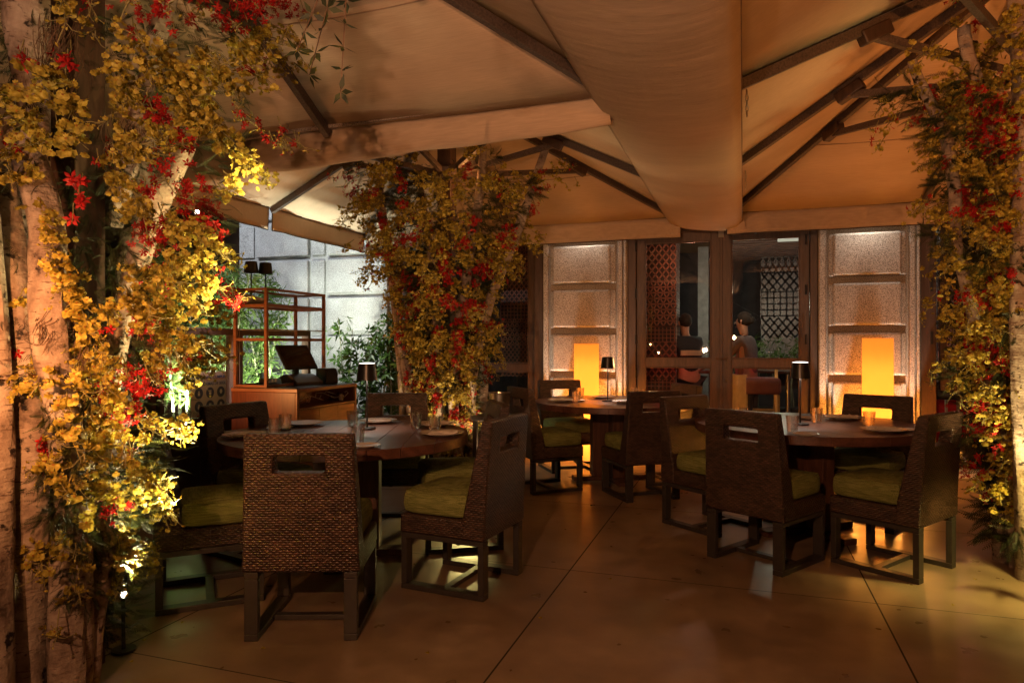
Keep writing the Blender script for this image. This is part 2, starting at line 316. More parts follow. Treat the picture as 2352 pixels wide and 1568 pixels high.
# ---------------------------------------------------------------- mesh helpers
class MB:
    def __init__(s): s.v = []; s.f = []; s.mi = []; s.cur = 0
    def add(s, vs, fs_):
        b = len(s.v); s.v += [tuple(v) for v in vs]; s.f += [tuple(i+b for i in f) for f in fs_]; s.mi += [s.cur]*len(fs_); return s
    def box(s, lo, hi, rot=0, c=None):
        x0, y0, z0 = lo; x1, y1, z1 = hi
        vs = [Vector((x, y, z)) for z in (z0, z1) for (x, y) in ((x0, y0), (x1, y0), (x1, y1), (x0, y1))]
        if rot:
            cc = Vector(c) if c is not None else Vector(((x0+x1)/2, (y0+y1)/2, 0)); m = Matrix.Rotation(rot, 3, 'Z'); vs = [m @ (v-cc)+cc for v in vs]
        return s.add(vs, [(0, 3, 2, 1), (4, 5, 6, 7), (0, 1, 5, 4), (1, 2, 6, 5), (2, 3, 7, 6), (3, 0, 4, 7)])
    def bar(s, a, b, w, h, up=(0, 0, 1)):
        a = Vector(a); b = Vector(b); d = (b-a).normalized(); u = Vector(up)
        sd = d.cross(u)
        if sd.length < 1e-4: sd = Vector((1, 0, 0))
        sd.normalize(); uu = sd.cross(d).normalized()
        vs = [p+sd*x*w/2+uu*y*h/2 for p in (a, b) for (x, y) in ((-1, -1), (1, -1), (1, 1), (-1, 1))]
        return s.add(vs, [(0, 1, 2, 3), (7, 6, 5, 4), (0, 4, 5, 1), (1, 5, 6, 2), (2, 6, 7, 3), (3, 7, 4, 0)])
    def tube(s, pts, rad, n=8, cap=True):
        pts = [Vector(p) for p in pts]; b = len(s.v); k = len(pts)
        if not hasattr(rad, '__len__'): rad = [rad]*k
        prev = None
        for i, p in enumerate(pts):
            d = (pts[min(i+1, k-1)]-pts[max(i-1, 0)]).normalized()
            r = Vector((1, 0, 0)) if prev is None else prev
            r = r-d*r.dot(d)
            if r.length < 1e-3: r = Vector((0, 1, 0)); r = r-d*r.dot(d)
            r.normalize(); prev = r; q = d.cross(r)
            for j in range(n):
                a = 2*PI*j/n; s.v.append(tuple(p+(r*math.cos(a)+q*math.sin(a))*rad[i]))
        for i in range(k-1):
            for j in range(n):
                s.f.append((b+i*n+j, b+i*n+(j+1) % n, b+(i+1)*n+(j+1) % n, b+(i+1)*n+j)); s.mi.append(s.cur)
        if cap:
            s.f.append(tuple(b+j for j in reversed(range(n)))); s.f.append(tuple(b+(k-1)*n+j for j in range(n))); s.mi += [s.cur]*2
        return s
    def lathe(s, prof, n=32, c=(0, 0, 0), close=False):
        b = len(s.v); k = len(prof)
        for (r, z) in prof:
            for j in range(n):
                a = 2*PI*j/n; s.v.append((c[0]+r*math.cos(a), c[1]+r*math.sin(a), c[2]+z))
        rng = range(k) if close else range(k-1)
        for i in rng:
            i2 = (i+1) % k
            for j in range(n):
                s.f.append((b+i*n+j, b+i*n+(j+1) % n, b+i2*n+(j+1) % n, b+i2*n+j)); s.mi.append(s.cur)
        if not close:
            s.f.append(tuple(b+j for j in reversed(range(n)))); s.f.append(tuple(b+(k-1)*n+j for j in range(n))); s.mi += [s.cur]*2
        return s
    def build(s, name, mat, parent=None, bevel=0, seg=2, smooth=False, loc=None):
        me = bpy.data.meshes.new(name); me.from_pydata(s.v, [], s.f); me.update()
        for m in (mat if isinstance(mat, (list, tuple)) else [mat]): me.materials.append(m)
        if any(s.mi): me.polygons.foreach_set('material_index', s.mi)
        o = bpy.data.objects.new(name, me); COL.objects.link(o)
        if parent is not None: o.parent = parent
        if loc is not None: o.location = loc
        if smooth or bevel:
            me.polygons.foreach_set('use_smooth', [True]*len(me.polygons))
        if bevel:
            md = o.modifiers.new('edge', 'BEVEL'); md.width = bevel; md.segments = seg; md.limit_method = 'ANGLE'; md.angle_limit = R(35)
            md.harden_normals = True
        elif smooth:
            try: me.set_sharp_from_angle(angle=R(40))
            except Exception: pass
        return o
def tag(o, label=None, cat=None, group=None, kind=None):
    if label: o['label'] = label
    if cat: o['category'] = cat
    if group: o['group'] = group
    if kind: o['kind'] = kind
    return o
def empty(name, loc, rz=0, label=None, cat=None, group=None):
    o = bpy.data.objects.new(name, None); COL.objects.link(o); o.location = loc; o.rotation_euler = (0, 0, rz); o.empty_display_size = .1
    return tag(o, label, cat, group)
def dup(root, loc=None, rz=None, label=None, group=None, parent=None):
    c = root.copy(); COL.objects.link(c); c.parent = parent
    if loc is not None: c.location = loc
    if rz is not None: c.rotation_euler = (0, 0, rz)
    if label: c['label'] = label
    if group: c['group'] = group
    for ch in root.children: dup(ch, parent=c)
    return c
def np_mesh(name, V, F, mats, parent=None, mi=None, smooth=False):
    V = np.asarray(V, dtype=np.float32); F = np.asarray(F, dtype=np.int32); k = F.shape[1]
    me = bpy.data.meshes.new(name); me.vertices.add(len(V)); me.vertices.foreach_set('co', V.ravel())
    me.loops.add(F.size); me.loops.foreach_set('vertex_index', F.ravel())
    me.polygons.add(len(F)); me.polygons.foreach_set('loop_start', np.arange(0, F.size, k, dtype=np.int32))
    if mi is not None: me.polygons.foreach_set('material_index', np.asarray(mi, dtype=np.int32))
    if smooth: me.polygons.foreach_set('use_smooth', np.ones(len(F), dtype=bool))
    for m in mats: me.materials.append(m)
    me.update(calc_edges=True); me.validate()
    o = bpy.data.objects.new(name, me); COL.objects.link(o); o.parent = parent; return o
def frames(N, rng, spin=True):
    """rotation matrices taking +Z to the unit rows of N"""
    N = N/np.linalg.norm(N, axis=1, keepdims=True); a = rng.normal(size=N.shape)
    if not spin: a = np.tile(np.array([[0, 0, 1.0]]), (len(N), 1)) + rng.normal(size=N.shape)*.15
    X = np.cross(a, N); X /= np.linalg.norm(X, axis=1, keepdims=True)+1e-9; Y = np.cross(N, X)
    return np.stack([X, Y, N], axis=2)
def scatter(T, F, P, Rm, S, warp=None):
    """copies of template T (k,3) at P with rotations and sizes"""
    Vv = np.einsum('nij,kj->nki', Rm, T)*S[:, None, None]+P[:, None, :]
    n, k = len(P), len(T)
    Ff = (F[None]+np.arange(n)[:, None, None]*k).reshape(-1, F.shape[1])
    return Vv.reshape(-1, 3), Ff
# ================================================================ SETTING
YF = 8.19          # facade plane
fl = MB(); fl.add([(-30, -20, 0), (30, -20, 0), (30, 40, 0), (-30, 40, 0)], [(0, 1, 2, 3)])
tag(fl.build('floor', M['floor']), kind='structure')

# ---------------- facade building
fac = empty('restaurant_building', (0, YF, 0), 0, 'granite restaurant facade with pale rusticated piers and dark timber doors', 'building')
def Lf(o): o.location.y -= 0; return o
sW0, sW1 = fs(550), fs(900)           # grey stone wall
sP = [(fs(1249), fs(1441)), (fs(1879), fs(2113))]
DEP = .55
# local coordinates: x along the facade, y 0 = plane, z up
def wallpiece(name, x0, x1, z0, z1, mat, y0=0, y1=DEP, bevel=0, parent=fac):
    return MB().box((x0, y0, z0), (x1, y1, z1)).build(name, mat, parent, bevel)
wallpiece('stone_wall', sW0, sW1, 0, 3.9, M['stone_grey'])
# blocks of the grey wall
zt = [.40, .93, 1.46, 1.99, 2.52, 3.05, 3.58]
cols = [(fs(553), fs(586), .03), (fs(594), fs(712), .06), (fs(718), fs(748), .03), (fs(755), fs(894), .06)]
wb = MB()
for (a, b, dp) in cols:
    for z in zt:
        wb.box((a, -dp, max(.02, z-.46)), (b, -.003, z))
wb.build('wall_block', M['stone_grey'], fac, .022, 3)
# piers
for pi, (a, b) in enumerate(sP):
    pr = wallpiece('stone_pier', a, b, 0, 3.9, M['stone'])
    w = b-a
    st = MB()
    for (x0, x1) in ((a+.004, a+.075), (b-.108, b-.050), (b-.038, b-.004)):
        st.box((x0, -.055, 0), (x1, -.003, 3.88))
    st.build('pier_edge_moulding', M['stone'], pr, .018, 3)
    x0, x1 = a+.095, b-.13
    for i, z in enumerate([.42, .95, 1.48, 2.01, 2.545, 3.08, 3.6]):
        bl = MB(); zb = max(.02, z-.465)
        bl.box((x0, -.05, zb), (x1, -.003, z))
        bo = bl.build('pier_block', M['stone'], pr, .03, 3)
        dx = .075
        f = MB(); f.box((x0+dx*.55, -.115, zb+.006), (x1-dx*.75, -.053, z-.006)); f.build('raised_face', M['stone'], bo, .034, 4)
# lintels and dark fascia above openings
op = [(sW1, sP[0][0]), (sP[0][1], sP[1][0]), (sP[1][1], sP[1][1]+2.6)]
for (a, b) in op: wallpiece('lintel', a+.001, b-.001, 2.80, 3.9, M['frame'], .05, DEP)
wallpiece('stone_wall', sP[1][1]+2.6, 8.5, 0, 3.9, M['stone'])

def leaf(parent, name, x0, x1, z0, z1, rail, st=.10, y=.06, th=.06, handle=None, top=.11, bot=.12):
    """a glazed door or window leaf: stiles and rails butted, two panes"""
    e = MB(); e.box((x0, y, z0), (x0+st, y+th, z1)); e.box((x1-st, y, z0), (x1, y+th, z1))
    e.box((x0+st, y+.003, z1-top), (x1-st, y+th-.003, z1)); e.box((x0+st, y+.003, z0), (x1-st, y+th-.003, z0+bot))
    e.box((x0+st, y+.003, rail-.05), (x1-st, y+th-.003, rail+.05))
    # glazing beads
    for (za, zb) in ((z0+bot, rail-.05), (rail+.05, z1-top)):
        for xx in (x0+st, x1-st-.014): e.box((xx, y-.006, za), (xx+.014, y+.012, zb))
        for zz in (za, zb-.014): e.box((x0+st+.014, y-.006, zz), (x1-st-.014, y+.012, zz+.014))
    d = e.build(name, M['frame'], parent, .004, 2)
    for (za, zb) in ((z0+bot, rail-.05), (rail+.05, z1-top)):
        MB().box((x0+st+.001, y+.022, za+.001), (x1-st-.001, y+.030, zb-.001)).build('glass_pane', M['pane'], d)
    if handle:
        hx, hz = handle; h = MB(); h.box((hx-.012, y-.012, hz-.10), (hx+.012, y-.001, hz+.10)); h.tube([(hx, y-.012, hz+.03), (hx, y-.055, hz+.03), (hx-.12, y-.055, hz+.03)], .009)
        h.tube([(hx, y-.012, hz-.19), (hx, y-.02, hz-.24)], .012)
        h.build('door_handle', M['rib'], d)
    return d
# door: jambs, two leaves, middle astragal
a, b = op[1]; x1_, x2_, x3_, x4_ = fs(1449), fs(1480)-.10, fs(1656), fs(1838)+.10
jm = MB()
for (p, q) in ((a+.002, x2_-.004), (x4_+.004, b-.002)): jm.box((p, .02, 0), (q, .30, 2.80))
jm.box((x2_-.004, .024, 2.66), (x4_+.004, .296, 2.799)); jf = jm.build('door_frame', M['frame'], fac, .005)
sm = MB()
for xx in (a+.10, b-.12):
    for zz in (.35, .95, 1.35, 1.9, 2.45): sm.tube([(xx, .012, zz), (xx, .012, zz+.11)], .012)
sm.build('hinge', M['plastic'], jf)
leaf(fac, 'door', x2_, x3_-.012, .01, 2.66, 1.13)
leaf(fac, 'door', x3_+.012, x4_, .01, 2.66, 1.13, handle=(x3_+.06, 1.15))
MB().box((x3_-.011, .045, .01), (x3_+.011, .11, 2.655)).build('door_astragal', M['frame'], fac)
MB().box((x3_-.03, .02, 2.58), (x3_+.03, .05, 2.70)).build('door_sensor', pm('pale_plastic', (.30, .27, .23), .5), fac)
MB().box((a, -.12, .002), (b, .30, .02)).build('door_sill', M['stone'], fac)
# left window, in two leaves
a, b = op[0]; mid = (a+b)/2
MB().box((b-.13, .02, 0), (b-.002, .28, 2.80)).build('window_frame', M['frame'], fac, .005); MB().box((a+.002, .02, 0), (a+.10, .28, 2.80)).build('window_frame', M['frame'], fac, .005)
leaf(fac, 'window', a+.105, mid-.003, .01, 2.79, 1.05, .08); leaf(fac, 'window', mid+.003, b-.135, .01, 2.79, 1.05, .08)
# right opening: doors folded away on its left part
a = op[2][0]
jm = MB(); jm.box((a+.003, -.02, 0), (fs(2150), .30, 2.80)); jm.build('window_frame', M['frame'], fac, .006)
hg = MB()
for zz in (.3, .95, 1.35, 1.9, 2.45): hg.box((a+.09, -.032, zz), (a+.115, -.021, zz+.13))
hg.build('hinge', M['plastic'], fac)
leaf(fac, 'window', fs(2150)+.05, fs(2150)+1.0, .86, 2.79, 1.06, .06)
MB().box((a, -.35, .003), (a+2.6, .35, .022)).build('door_sill', pm('pale_threshold_stone', (.55, .5, .45), .5), fac)

# ---------------- interior room
rm = empty('restaurant_interior', (0, 8.75, 0), 0, 'dim restaurant room behind the glass doors with dark panelled walls', 'room')
dk = pm('dark_plaster', (.055, .045, .05), .8, .3, 4)
MB().box((-4.2, 4.0, 0), (9, 4.2, 3.3)).build('back_wall', dk, rm)
MB().box((-4.4, 0, 0), (-4.2, 4.2, 3.3)).build('side_wall', dk, rm); MB().box((9, 0, 0), (9.2, 4.2, 3.3)).build('side_wall', dk, rm)
MB().box((-4.4, -.15, 3.0), (9.2, 4.2, 3.12)).build('room_ceiling', pm('warm_ceiling', (.20, .12, .07), .7, .2, 4), rm)
sl = MB()
for i in range(14): sl.box((-.2+0*i, .5+i*.25, 2.80), (4.4, .58+i*.25, 2.93))
sl.build('ceiling_slats', pm('rose_brown_slat', (.16, .085, .07), .6), rm)
tr_ = MB(); tr_.box((.4, .12, 2.60), (1.9, .22, 2.66)); tr_.box((2.0, .9, 2.72), (6.5, 1.0, 2.77))
tr_.build('light_trough', emis('pale_cove_glow', (.85, .80, .62), .35), rm)
dl = MB()
for (x, y) in [(1.7, .5), (2.6, .7), (2.9, .6), (2.75, 1.3), (2.7, 1.9), (4.6, .6)]: dl.lathe([(.03, 2.785), (.03, 2.79)], 12, (x, y, 0))
dl.build('downlight', emis('downlight_disc', (1, .8, .5), 4), rm)

def lattice(name, x0, x1, z0, z1, kind, cell, w=.012, t=.012, y=0):
    """flat bars in a repeating screen pattern"""
    b = MB()
    def bar2(p, q):
        # clip to rectangle
        (ax, az), (bx, bz) = p, q; t0, t1 = 0., 1.; dx, dz = bx-ax, bz-az
        for pq, qq in ((-dx, ax-x0), (dx, x1-ax), (-dz, az-z0), (dz, z1-az)):
            if abs(pq) < 1e-9:
                if qq < 0: return
            else:
                r_ = qq/pq
                if pq < 0: t0 = max(t0, r_)
                else: t1 = min(t1, r_)
        if t1-t0 < .02: return
        b.bar((ax+dx*t0, y, az+dz*t0), (ax+dx*t1, y, az+dz*t1), t, w, up=(0, 0, 1) if abs(dz) < abs(dx)*5 else (1, 0, 0))
    nx = int((x1-x0)/cell)+2; H = z1-z0; W_ = x1-x0
    if kind in ('grid', 'tri'):
        i = 0
        while z0+i*cell*(1 if kind == 'grid' else .87) <= z1: zz = z0+i*cell*(1 if kind == 'grid' else .87); bar2((x0, zz), (x1, zz)); i += 1
    if kind == 'grid':
        for i in range(nx): bar2((x0+i*cell, z0), (x0+i*cell, z1))
    k = 1.74 if kind == 'tri' else 1.25
    if kind in ('diamond', 'tri'):
        n = int((W_+H/k)/cell)+2
        for i in range(-n, n):
            bar2((x0+i*cell, z0), (x0+i*cell+H/k, z1)); bar2((x0+i*cell, z1), (x0+i*cell+H/k, z0))
    return b
ter = pm('terracotta_screen', (.22, .08, .05), .55, .3, 6); sil = pm('pewter_screen', (.22, .195, .19), .45, .3, 3, .1, metal=.4)
def screen(name, x, y, wx, z0, z1, mat, label, bands, rz=0, back=None):
    e = empty(name, (x, y, 0), rz, label, 'screen', 'pierced metal screens inside the restaurant')
    MB().box((0, .03, z0), (wx, .05, z1)).build('backing', back or pm('screen_backing', (.05, .03, .028), .7, .2, 5), e)
    z = z0
    for (k, h, c) in bands:
        lattice('x', 0, wx, z, min(z1, z+h), k, c, c*.2, .01).build('lattice_band', mat, e); z += h
        if z >= z1: break
    return e
xs = fs(1478, 9.1)
B5 = [('tri', .55, .085), ('grid', .18, .05), ('diamond', .5, .09), ('grid', .2, .05), ('tri', .6, .085), ('diamond', .5, .09), ('grid', .3, .05)]
screen('lattice_screen', xs, 9.1, .42, .15, 2.9, ter, 'terracotta lattice column behind the left door leaf', B5)
screen('lattice_screen', xs+.42, 9.1, .5, .15, 2.9, sil, 'dark lattice return side of the terracotta column behind the left door', B5, R(90))
screen('lattice_screen', fs(1150, 9.0), 9.0, 1.05, .9, 2.75, ter, 'terracotta lattice panel behind the window beside the flowered middle column', [('diamond', .45, .06), ('tri', .35, .07), ('grid', .2, .05), ('diamond', .5, .07), ('tri', .4, .07)])
screen('lattice_screen', fs(1748, 12.2), 12.2, 3.0, 1.45, 3.0, sil, 'pewter lattice wall lit from above behind the right door leaf', [('diamond', .35, .13), ('tri', .001, 9), ('diamond', .02, .2), ('grid', .42, .10), ('diamond', .3, .13), ('tri', .5, .10)], 0, pm('black_backing', (.012, .011, .012), .7))
screen('lattice_screen', fs(2155, 9.4), 9.4, 2.2, 1.05, 2.75, sil, 'pewter lattice panel behind the window at the right edge', [('grid', .2, .04), ('tri', .5, .07), ('diamond', .3, .10), ('grid', .25, .07), ('diamond', .5, .10)], 0, pm('black_backing2', (.014, .012, .012), .7))
MB().box((0, 0, 0), (.16, .12, 2.9)).build('x', pm('grey_column', (.25, .24, .24), .6), None)
cu = bpy.data.objects[-1] if False else COL.objects[-1]; cu.name = 'pale_column'; cu.location = (fs(1603, 11.3), 11.3, 0)
tag(cu, 'slim pale column seen deep inside through the left door leaf', 'column')
# screens (monitors), planters inside
def leaf_template(n=7, L=1, wd=.11, droop=.5, seed=3):
    rr = random.Random(seed); V = []; F = []
    for i in range(n):
        a = 2*PI*i/n*.6+rr.uniform(-.5, .5); el = rr.uniform(-.7, .5); l = L*rr.uniform(.7, 1.1)
        d = Vector((math.cos(a)*math.cos(el), math.sin(a)*math.cos(el), math.sin(el))); s_ = d.cross(Vector((0, 0, 1))).normalized()
        b = len(V); p0 = d*.05; p1 = d*l*.4+Vector((0, 0, -droop*.10*l)); p2 = d*l+Vector((0, 0, -droop*.55*l))
        V += [p0, p1+s_*wd*.5*l, p1+Vector((0, 0, -.02*l)), p1-s_*wd*.5*l, p2]
        F += [(b, b+1, b+2), (b, b+2, b+3), (b+1, b+4, b+2), (b+2, b+4, b+3)]
    return np.array([tuple(v) for v in V]), np.array(F)
def bamboo(x, y, w, dp, z0, z1, n, seed, label, leafL=.16, mat='bamboo_leaf', nm='bamboo_plant', cat='plant', group=None, planter=True, culms=9, dens=1.0, wd=.11, droop=.7, lmin=.15):
    e = empty(nm, (x, y, 0), 0, label, cat, group); rng = np.random.default_rng(seed)
    if planter:
        pl = MB(); pl.box((-w/2, -dp/2, 0), (w/2, dp/2, .42)); pl.build('planter', M['darkwood'], e, .01)
    cm = MB(); P = []; N = []
    for i in range(culms):
        bx, by = rng.uniform(-w/2, w/2)*.8, rng.uniform(-dp/2, dp/2)*.8; lean = rng.normal(0, .10, 2); h = z1*rng.uniform(.75, 1.0)
        pts = [Vector((bx+lean[0]*k*k*h, by+lean[1]*k*k*h, .35+(h-.35)*k)) for k in (0, .25, .5, .75, 1)]
        cm.tube(pts, [.011, .010, .008, .006, .003], 6)
        for j in range(int(n/culms)):
            k = rng.uniform(0, 1)**.8; zz = z0+(z1-z0)*k
            if zz > h: continue
            q = (zz-.35)/(h-.35); q = min(max(q, 0), 1)
            a = rng.uniform(0, 2*PI); rr = rng.uniform(.02, .30)*(w*.5+.15)
            P.append((bx+lean[0]*q*q*h+math.cos(a)*rr, by+lean[1]*q*q*h+math.sin(a)*rr, zz)); N.append((math.cos(a)*.6, math.sin(a)*.6, rng.uniform(-.2, 1)))
    cm.build('culm', M['culm'], e, 0, 2, True)
    T, F = leaf_template(7, 1, wd, droop); P = np.array(P); Rm = frames(np.array(N), rng)
    V, F2 = scatter(T, F, P, Rm, rng.uniform(leafL*.7, leafL*1.25, len(P)))
    V[:, 2] = np.maximum(V[:, 2], .05)
    np_mesh('foliage', V, F2, [M[mat]], e); return e
bamboo(-5.40, 5.30, .8, .5, .75, 2.3, 620, 1, 'brightly lit bamboo behind the glass screen over the safety poster', group='bamboo clumps beyond the glass screen')
bamboo(-5.50, 6.62, 1.0, .5, .5, 2.25, 640, 2, 'bamboo clump behind the open teak shelf and till', group='bamboo clumps beyond the glass screen')
bamboo(-5.6, 4.2, .9, .5, .6, 2.4, 420, 4, 'bamboo clump mostly hidden behind the large flowered tree', group='bamboo clumps beyond the glass screen')
bamboo(-5.45, 6.02, .8, .5, .6, 2.2, 420, 3, 'bamboo clump between the safety poster and the teak shelf', group='bamboo clumps beyond the glass screen')
bamboo(-4.25, 7.35, .9, .5, .25, 1.72, 640, 5, 'leafy green bush between the till counter and the flowered middle column', .11, 'bush_leaf', 'leafy_bush', 'bush', None, True, 16, wd=.3, droop=.3)
bamboo(-3.25, 7.45, .8, .5, .25, 1.55, 420, 6, 'small leafy bush close behind the flowered middle column', .10, 'bush_leaf', 'leafy_bush', 'bush', None, True, 12, wd=.3, droop=.3)
for i, (px, r_) in enumerate([(1700, 10.6), (1790, 10.8), (1560, 10.6)]):
    bamboo(fs(px, r_), r_, .9, .3, .95, 1.55, 150, 20+i, ['green indoor plants behind the waitress in the right door leaf', 'bright green indoor plants at the right of the right door leaf', 'dark indoor plants behind the waiter in the left door leaf'][i], .14, 'bamboo_leaf', 'indoor_plant', 'plant', 'plants inside the restaurant', True, 6)
    point('plant_light', (fs(px, r_), r_-.45, 1.9), 5, (.95, 1, .75), .05)

# ---------------- outer background beyond the left screens
tag(MB().box((-14, 9.5, 0), (-4.9, 9.8, 5)).build('street_wall', pm('dark_brown_facade', (.09, .05, .03), .8, .3, 2)), 'dark brown building face across the lane behind the bamboo', 'building')
pv = MB().box((-14, -4, .004), (-4.85, 9.5, .012)).build('pavement', pm('brown_paving', (.16, .11, .085), .8, .5, 20, .4, 80)); tag(pv, kind='structure')

# ================================================================ PARASOLS
ZR = 2.79; ZA = 3.80
def parasol(label, mast, x0, x1, y0, y1, rim_pts, valances, za=ZA, seed=0):
    """rim_pts: list of (x,y) round the rim; ribs go to each"""
    e = empty('parasol', (mast[0], mast[1], 0), 0, label, 'parasol', 'square canvas parasols joined over the terrace')
    mx, my = mast; ap = Vector((0, 0, za)); n = len(rim_pts); rp = [Vector((x-mx, y-my, ZR)) for x, y in rim_pts]
    V = []; F = []; K = 8; L_ = 6
    for i in range(n):
        a, b = rp[i], rp[(i+1) % n]; base = len(V)
        for u in range(K+1):
            fu = u/K
            for w in range(L_+1):
                fw = w/L_; q = a.lerp(b, fw); p = ap.lerp(q, fu)
                sag = -.055*math.sin(PI*fw)*fu*(1.2-fu)*((b-a).length/2)
                V.append((p.x, p.y, p.z+sag))
        for u in range(K):
            for w in range(L_):
                c = base+u*(L_+1)+w; F.append((c, c+1, c+L_+2, c+L_+1))
    cn = np_mesh('canopy', V, F, [M['canvas']], e, None, True)
    so = cn.modifiers.new('thick', 'SOLIDIFY'); so.thickness = .004
    for i in (4, 5):
        base = i*(K+1)*(L_+1); sm = MB(); sm.tube([Vector(V[base+5*(L_+1)+w])+Vector((0, 0, -.003)) for w in range(L_+1)], .004, 5)
        sm.build('canopy_seam', pm('canvas_seam', (.27, .19, .13), .9, .1, 20), cn)
    for i, r_ in enumerate(rp):
        d = (r_-ap); q0 = ap+d.normalized()*.14; off = Vector((0, 0, -.045))
        rb = MB(); rb.bar(q0+off, r_+off*.8, .045, .062); o = rb.build('rib', M['rib'], e, .004)
        k = .52; cpt = ap.lerp(r_, k)+off*2.0
        c = MB(); c.bar(cpt-d.normalized()*.10, cpt+d.normalized()*.10, .078, .085); c.build('rib_clamp', M['mast'], e, .012)
        hub = Vector((0, 0, 2.98)) + Vector((d.x, d.y, 0)).normalized()*.08
        MB().bar(cpt+Vector((0, 0, -.02)), hub, .04, .05).build('strut', M['rib'], e, .003)
    MB().box((-.07, -.07, 0), (.07, .07, za-.05)).build('mast', M['mast'], e, .006)
    h = MB(); h.lathe([(.13, 2.92), (.15, 2.94), (.15, 3.02), (.11, 3.05)], 16); h.build('lower_hub', M['rib'], e, 0, 2, True); MB().lathe([(.12, za-.18), (.17, za-.15), (.17, za-.06), (.10, za-.03)], 16).build('top_hub', M['rib'], e, 0, 2, True)
    for (i, f0, f1) in valances:           # rim segment i, from fraction f0 to f1
        a, b = rp[i], rp[(i+1) % n]; A = a.lerp(b, f0); B = a.lerp(b, f1); d = (B-A); nrm = Vector((d.y, -d.x, 0)).normalized(); Vv = []; Ff = []; NU = 40; NZ = 5
        for u in range(NU+1):
            for z in range(NZ+1):
                fz = z/NZ; fu = u/NU
                wv = (.012*math.sin(fu*9+seed)+.006*math.sin(fu*23+1+seed))*fz + .02*fz*(abs(fu-.5)*2)**6*math.sin(40*fu)
                p = A.lerp(B, fu)+nrm*(.012+wv)+Vector((0, 0, -.235*fz)); Vv.append(tuple(p))
        for u in range(NU):
            for z in range(NZ):
                c = u*(NZ+1)+z; Ff.append((c, c+1, c+NZ+2, c+NZ+1))
        vo = np_mesh('valance', Vv, Ff, [M['canvas']], e, None, True); so = vo.modifiers.new('thick', 'SOLIDIFY'); so.thickness = .003
        hm = MB(); hm.tube([A.lerp(B, u/NU)+nrm*.006+Vector((0, 0, .0)) for u in range(0, NU+1, 4)], .009, 6)
        hm.tube([Vv[u*(NZ+1)+NZ] for u in range(NU+1)], .006, 6)
        for u in (0, NU): hm.tube([Vv[u*(NZ+1)+z] for z in range(NZ+1)], .005, 6)
        hm.build('valance_binding', M['hem'], vo)
    return e
def chain(par, p, L=.16):
    c = MB()
    for i in range(5):
        z = p[2]-i*.03; c.tube([(p[0]+.008*math.cos(t_)*(1 if i % 2 else .25), p[1]+.008*math.cos(t_)*(.25 if i % 2 else 1), z-.018*math.sin(t_)) for t_ in [k*PI/4 for k in range(9)]], .0022, 5, False)
    return c
xa0, xa1 = -4.72, -.67
ya1 = 3.93; yb0 = 4.12; yb1 = 7.92
pa = parasol('taupe parasol over the large flowered tree, nearest on the left', MA, xa0, xa1, .05, ya1,
    [(xa0, .05), (MA[0], .05), (xa1, .05), (xa1, MA[1]), (xa1, ya1), (MA[0], ya1), (xa0, ya1), (xa0, MA[1])], [(6, 0, .98), (7, .02, 1)])
pb = parasol('taupe parasol over the flowered middle column, its edge nearly touching the facade', MB_, xa0, xa1, yb0, yb1,
    [(xa0, yb0), (MB_[0], yb0), (xa1, yb0), (xa1, MB_[1]), (xa1, yb1), (MB_[0], yb1), (xa0, yb1), (xa0, MB_[1])], [(4, .0, 1), (5, 0, 1), (6, .01, .985), (7, .015, 1)], seed=2)
xc0, xc1 = -.17, 3.9
pc = parasol('orange lit parasol over the flowered column at the right edge', MC, xc0, xc1, 2.1, 7.85,
    [(xc0, 2.1), (MC[0], 2.1), (xc1, 2.1), (xc1, 5.0), (xc1, 7.85), (MC[0], 7.85), (xc0, 7.85), (xc0, 5.95), (xc0, 4.05)], [(4, 0, 1), (5, 0, 1)], seed=4)
# gutters slung between the parasols
def gutter(label, A, B, side, w0, w1, sag0, sag1, zA, zB, zA2=None, zB2=None, endcap=False):
    """trough from A to B (xy), its section spanning SIDE (unit xy) by w, hanging sag below the rims"""
    e = empty('rain_gutter', (A[0], A[1], 0), 0, label, 'gutter', 'canvas rain gutters between the parasols')
    d = Vector((B[0]-A[0], B[1]-A[1], 0)); sd = Vector((side[0], side[1], 0)); V = []; F = []; N = 40; K = 14
    zA2 = zA if zA2 is None else zA2; zB2 = zB if zB2 is None else zB2
    for i in range(N+1):
        f = i/N; w = w0+(w1-w0)*f; sg = sag0+(sag1-sag0)*f; z1 = zA+(zB-zA)*f; z2 = zA2+(zB2-zA2)*f
        for k in range(K+1):
            t = k/K; prof = (1-(2*t-1)**2)**.5 if 0 < t < 1 else 0
            rip = .006*math.sin(f*17+t*5)*prof+.004*math.sin(f*41+t*9)*prof
            p = d*f+sd*w*t; V.append((p.x, p.y, z1+(z2-z1)*t-sg*prof+rip))
    for i in range(N):
        for k in range(K):
            c = i*(K+1)+k; F.append((c, c+1, c+K+2, c+K+1))
    o = np_mesh('gutter_canvas', V, F, [M['canvas']], e, None, True); so = o.modifiers.new('thick', 'SOLIDIFY'); so.thickness = .004
    return e, V, N, K
g1, V1, N1, K1 = gutter('taupe canvas gutter crossing between the near left and middle parasols', (xa0, ya1+.03), (-.74, ya1+.03), (0, 1), .15, .15, .29, .215, 2.80, 2.86)
rl = MB(); rl.bar((0, -.045, 2.785), (3.96, -.045, 2.845), .03, .068); rl.build('gutter_rail', M['rail'], g1, .004)
g2, V2, N2, K2 = gutter('wide orange lit canvas gutter running overhead toward the doors', (-.84, -1.4), (-.84, 7.98), (1, 0), .83, .83, .13, .12, 2.79, 2.80, 2.66, 2.69)
sm = MB()
for k_ in (0, K2): sm.tube([V2[i*(K2+1)+k_] for i in range(N2+1)], .006, 6)
sm.tube([V2[N2*(K2+1)+k] for k in range(K2+1)], .005, 6); sm.build('gutter_seam', pm('seam_brown', (.16, .10, .06), .8), g2)
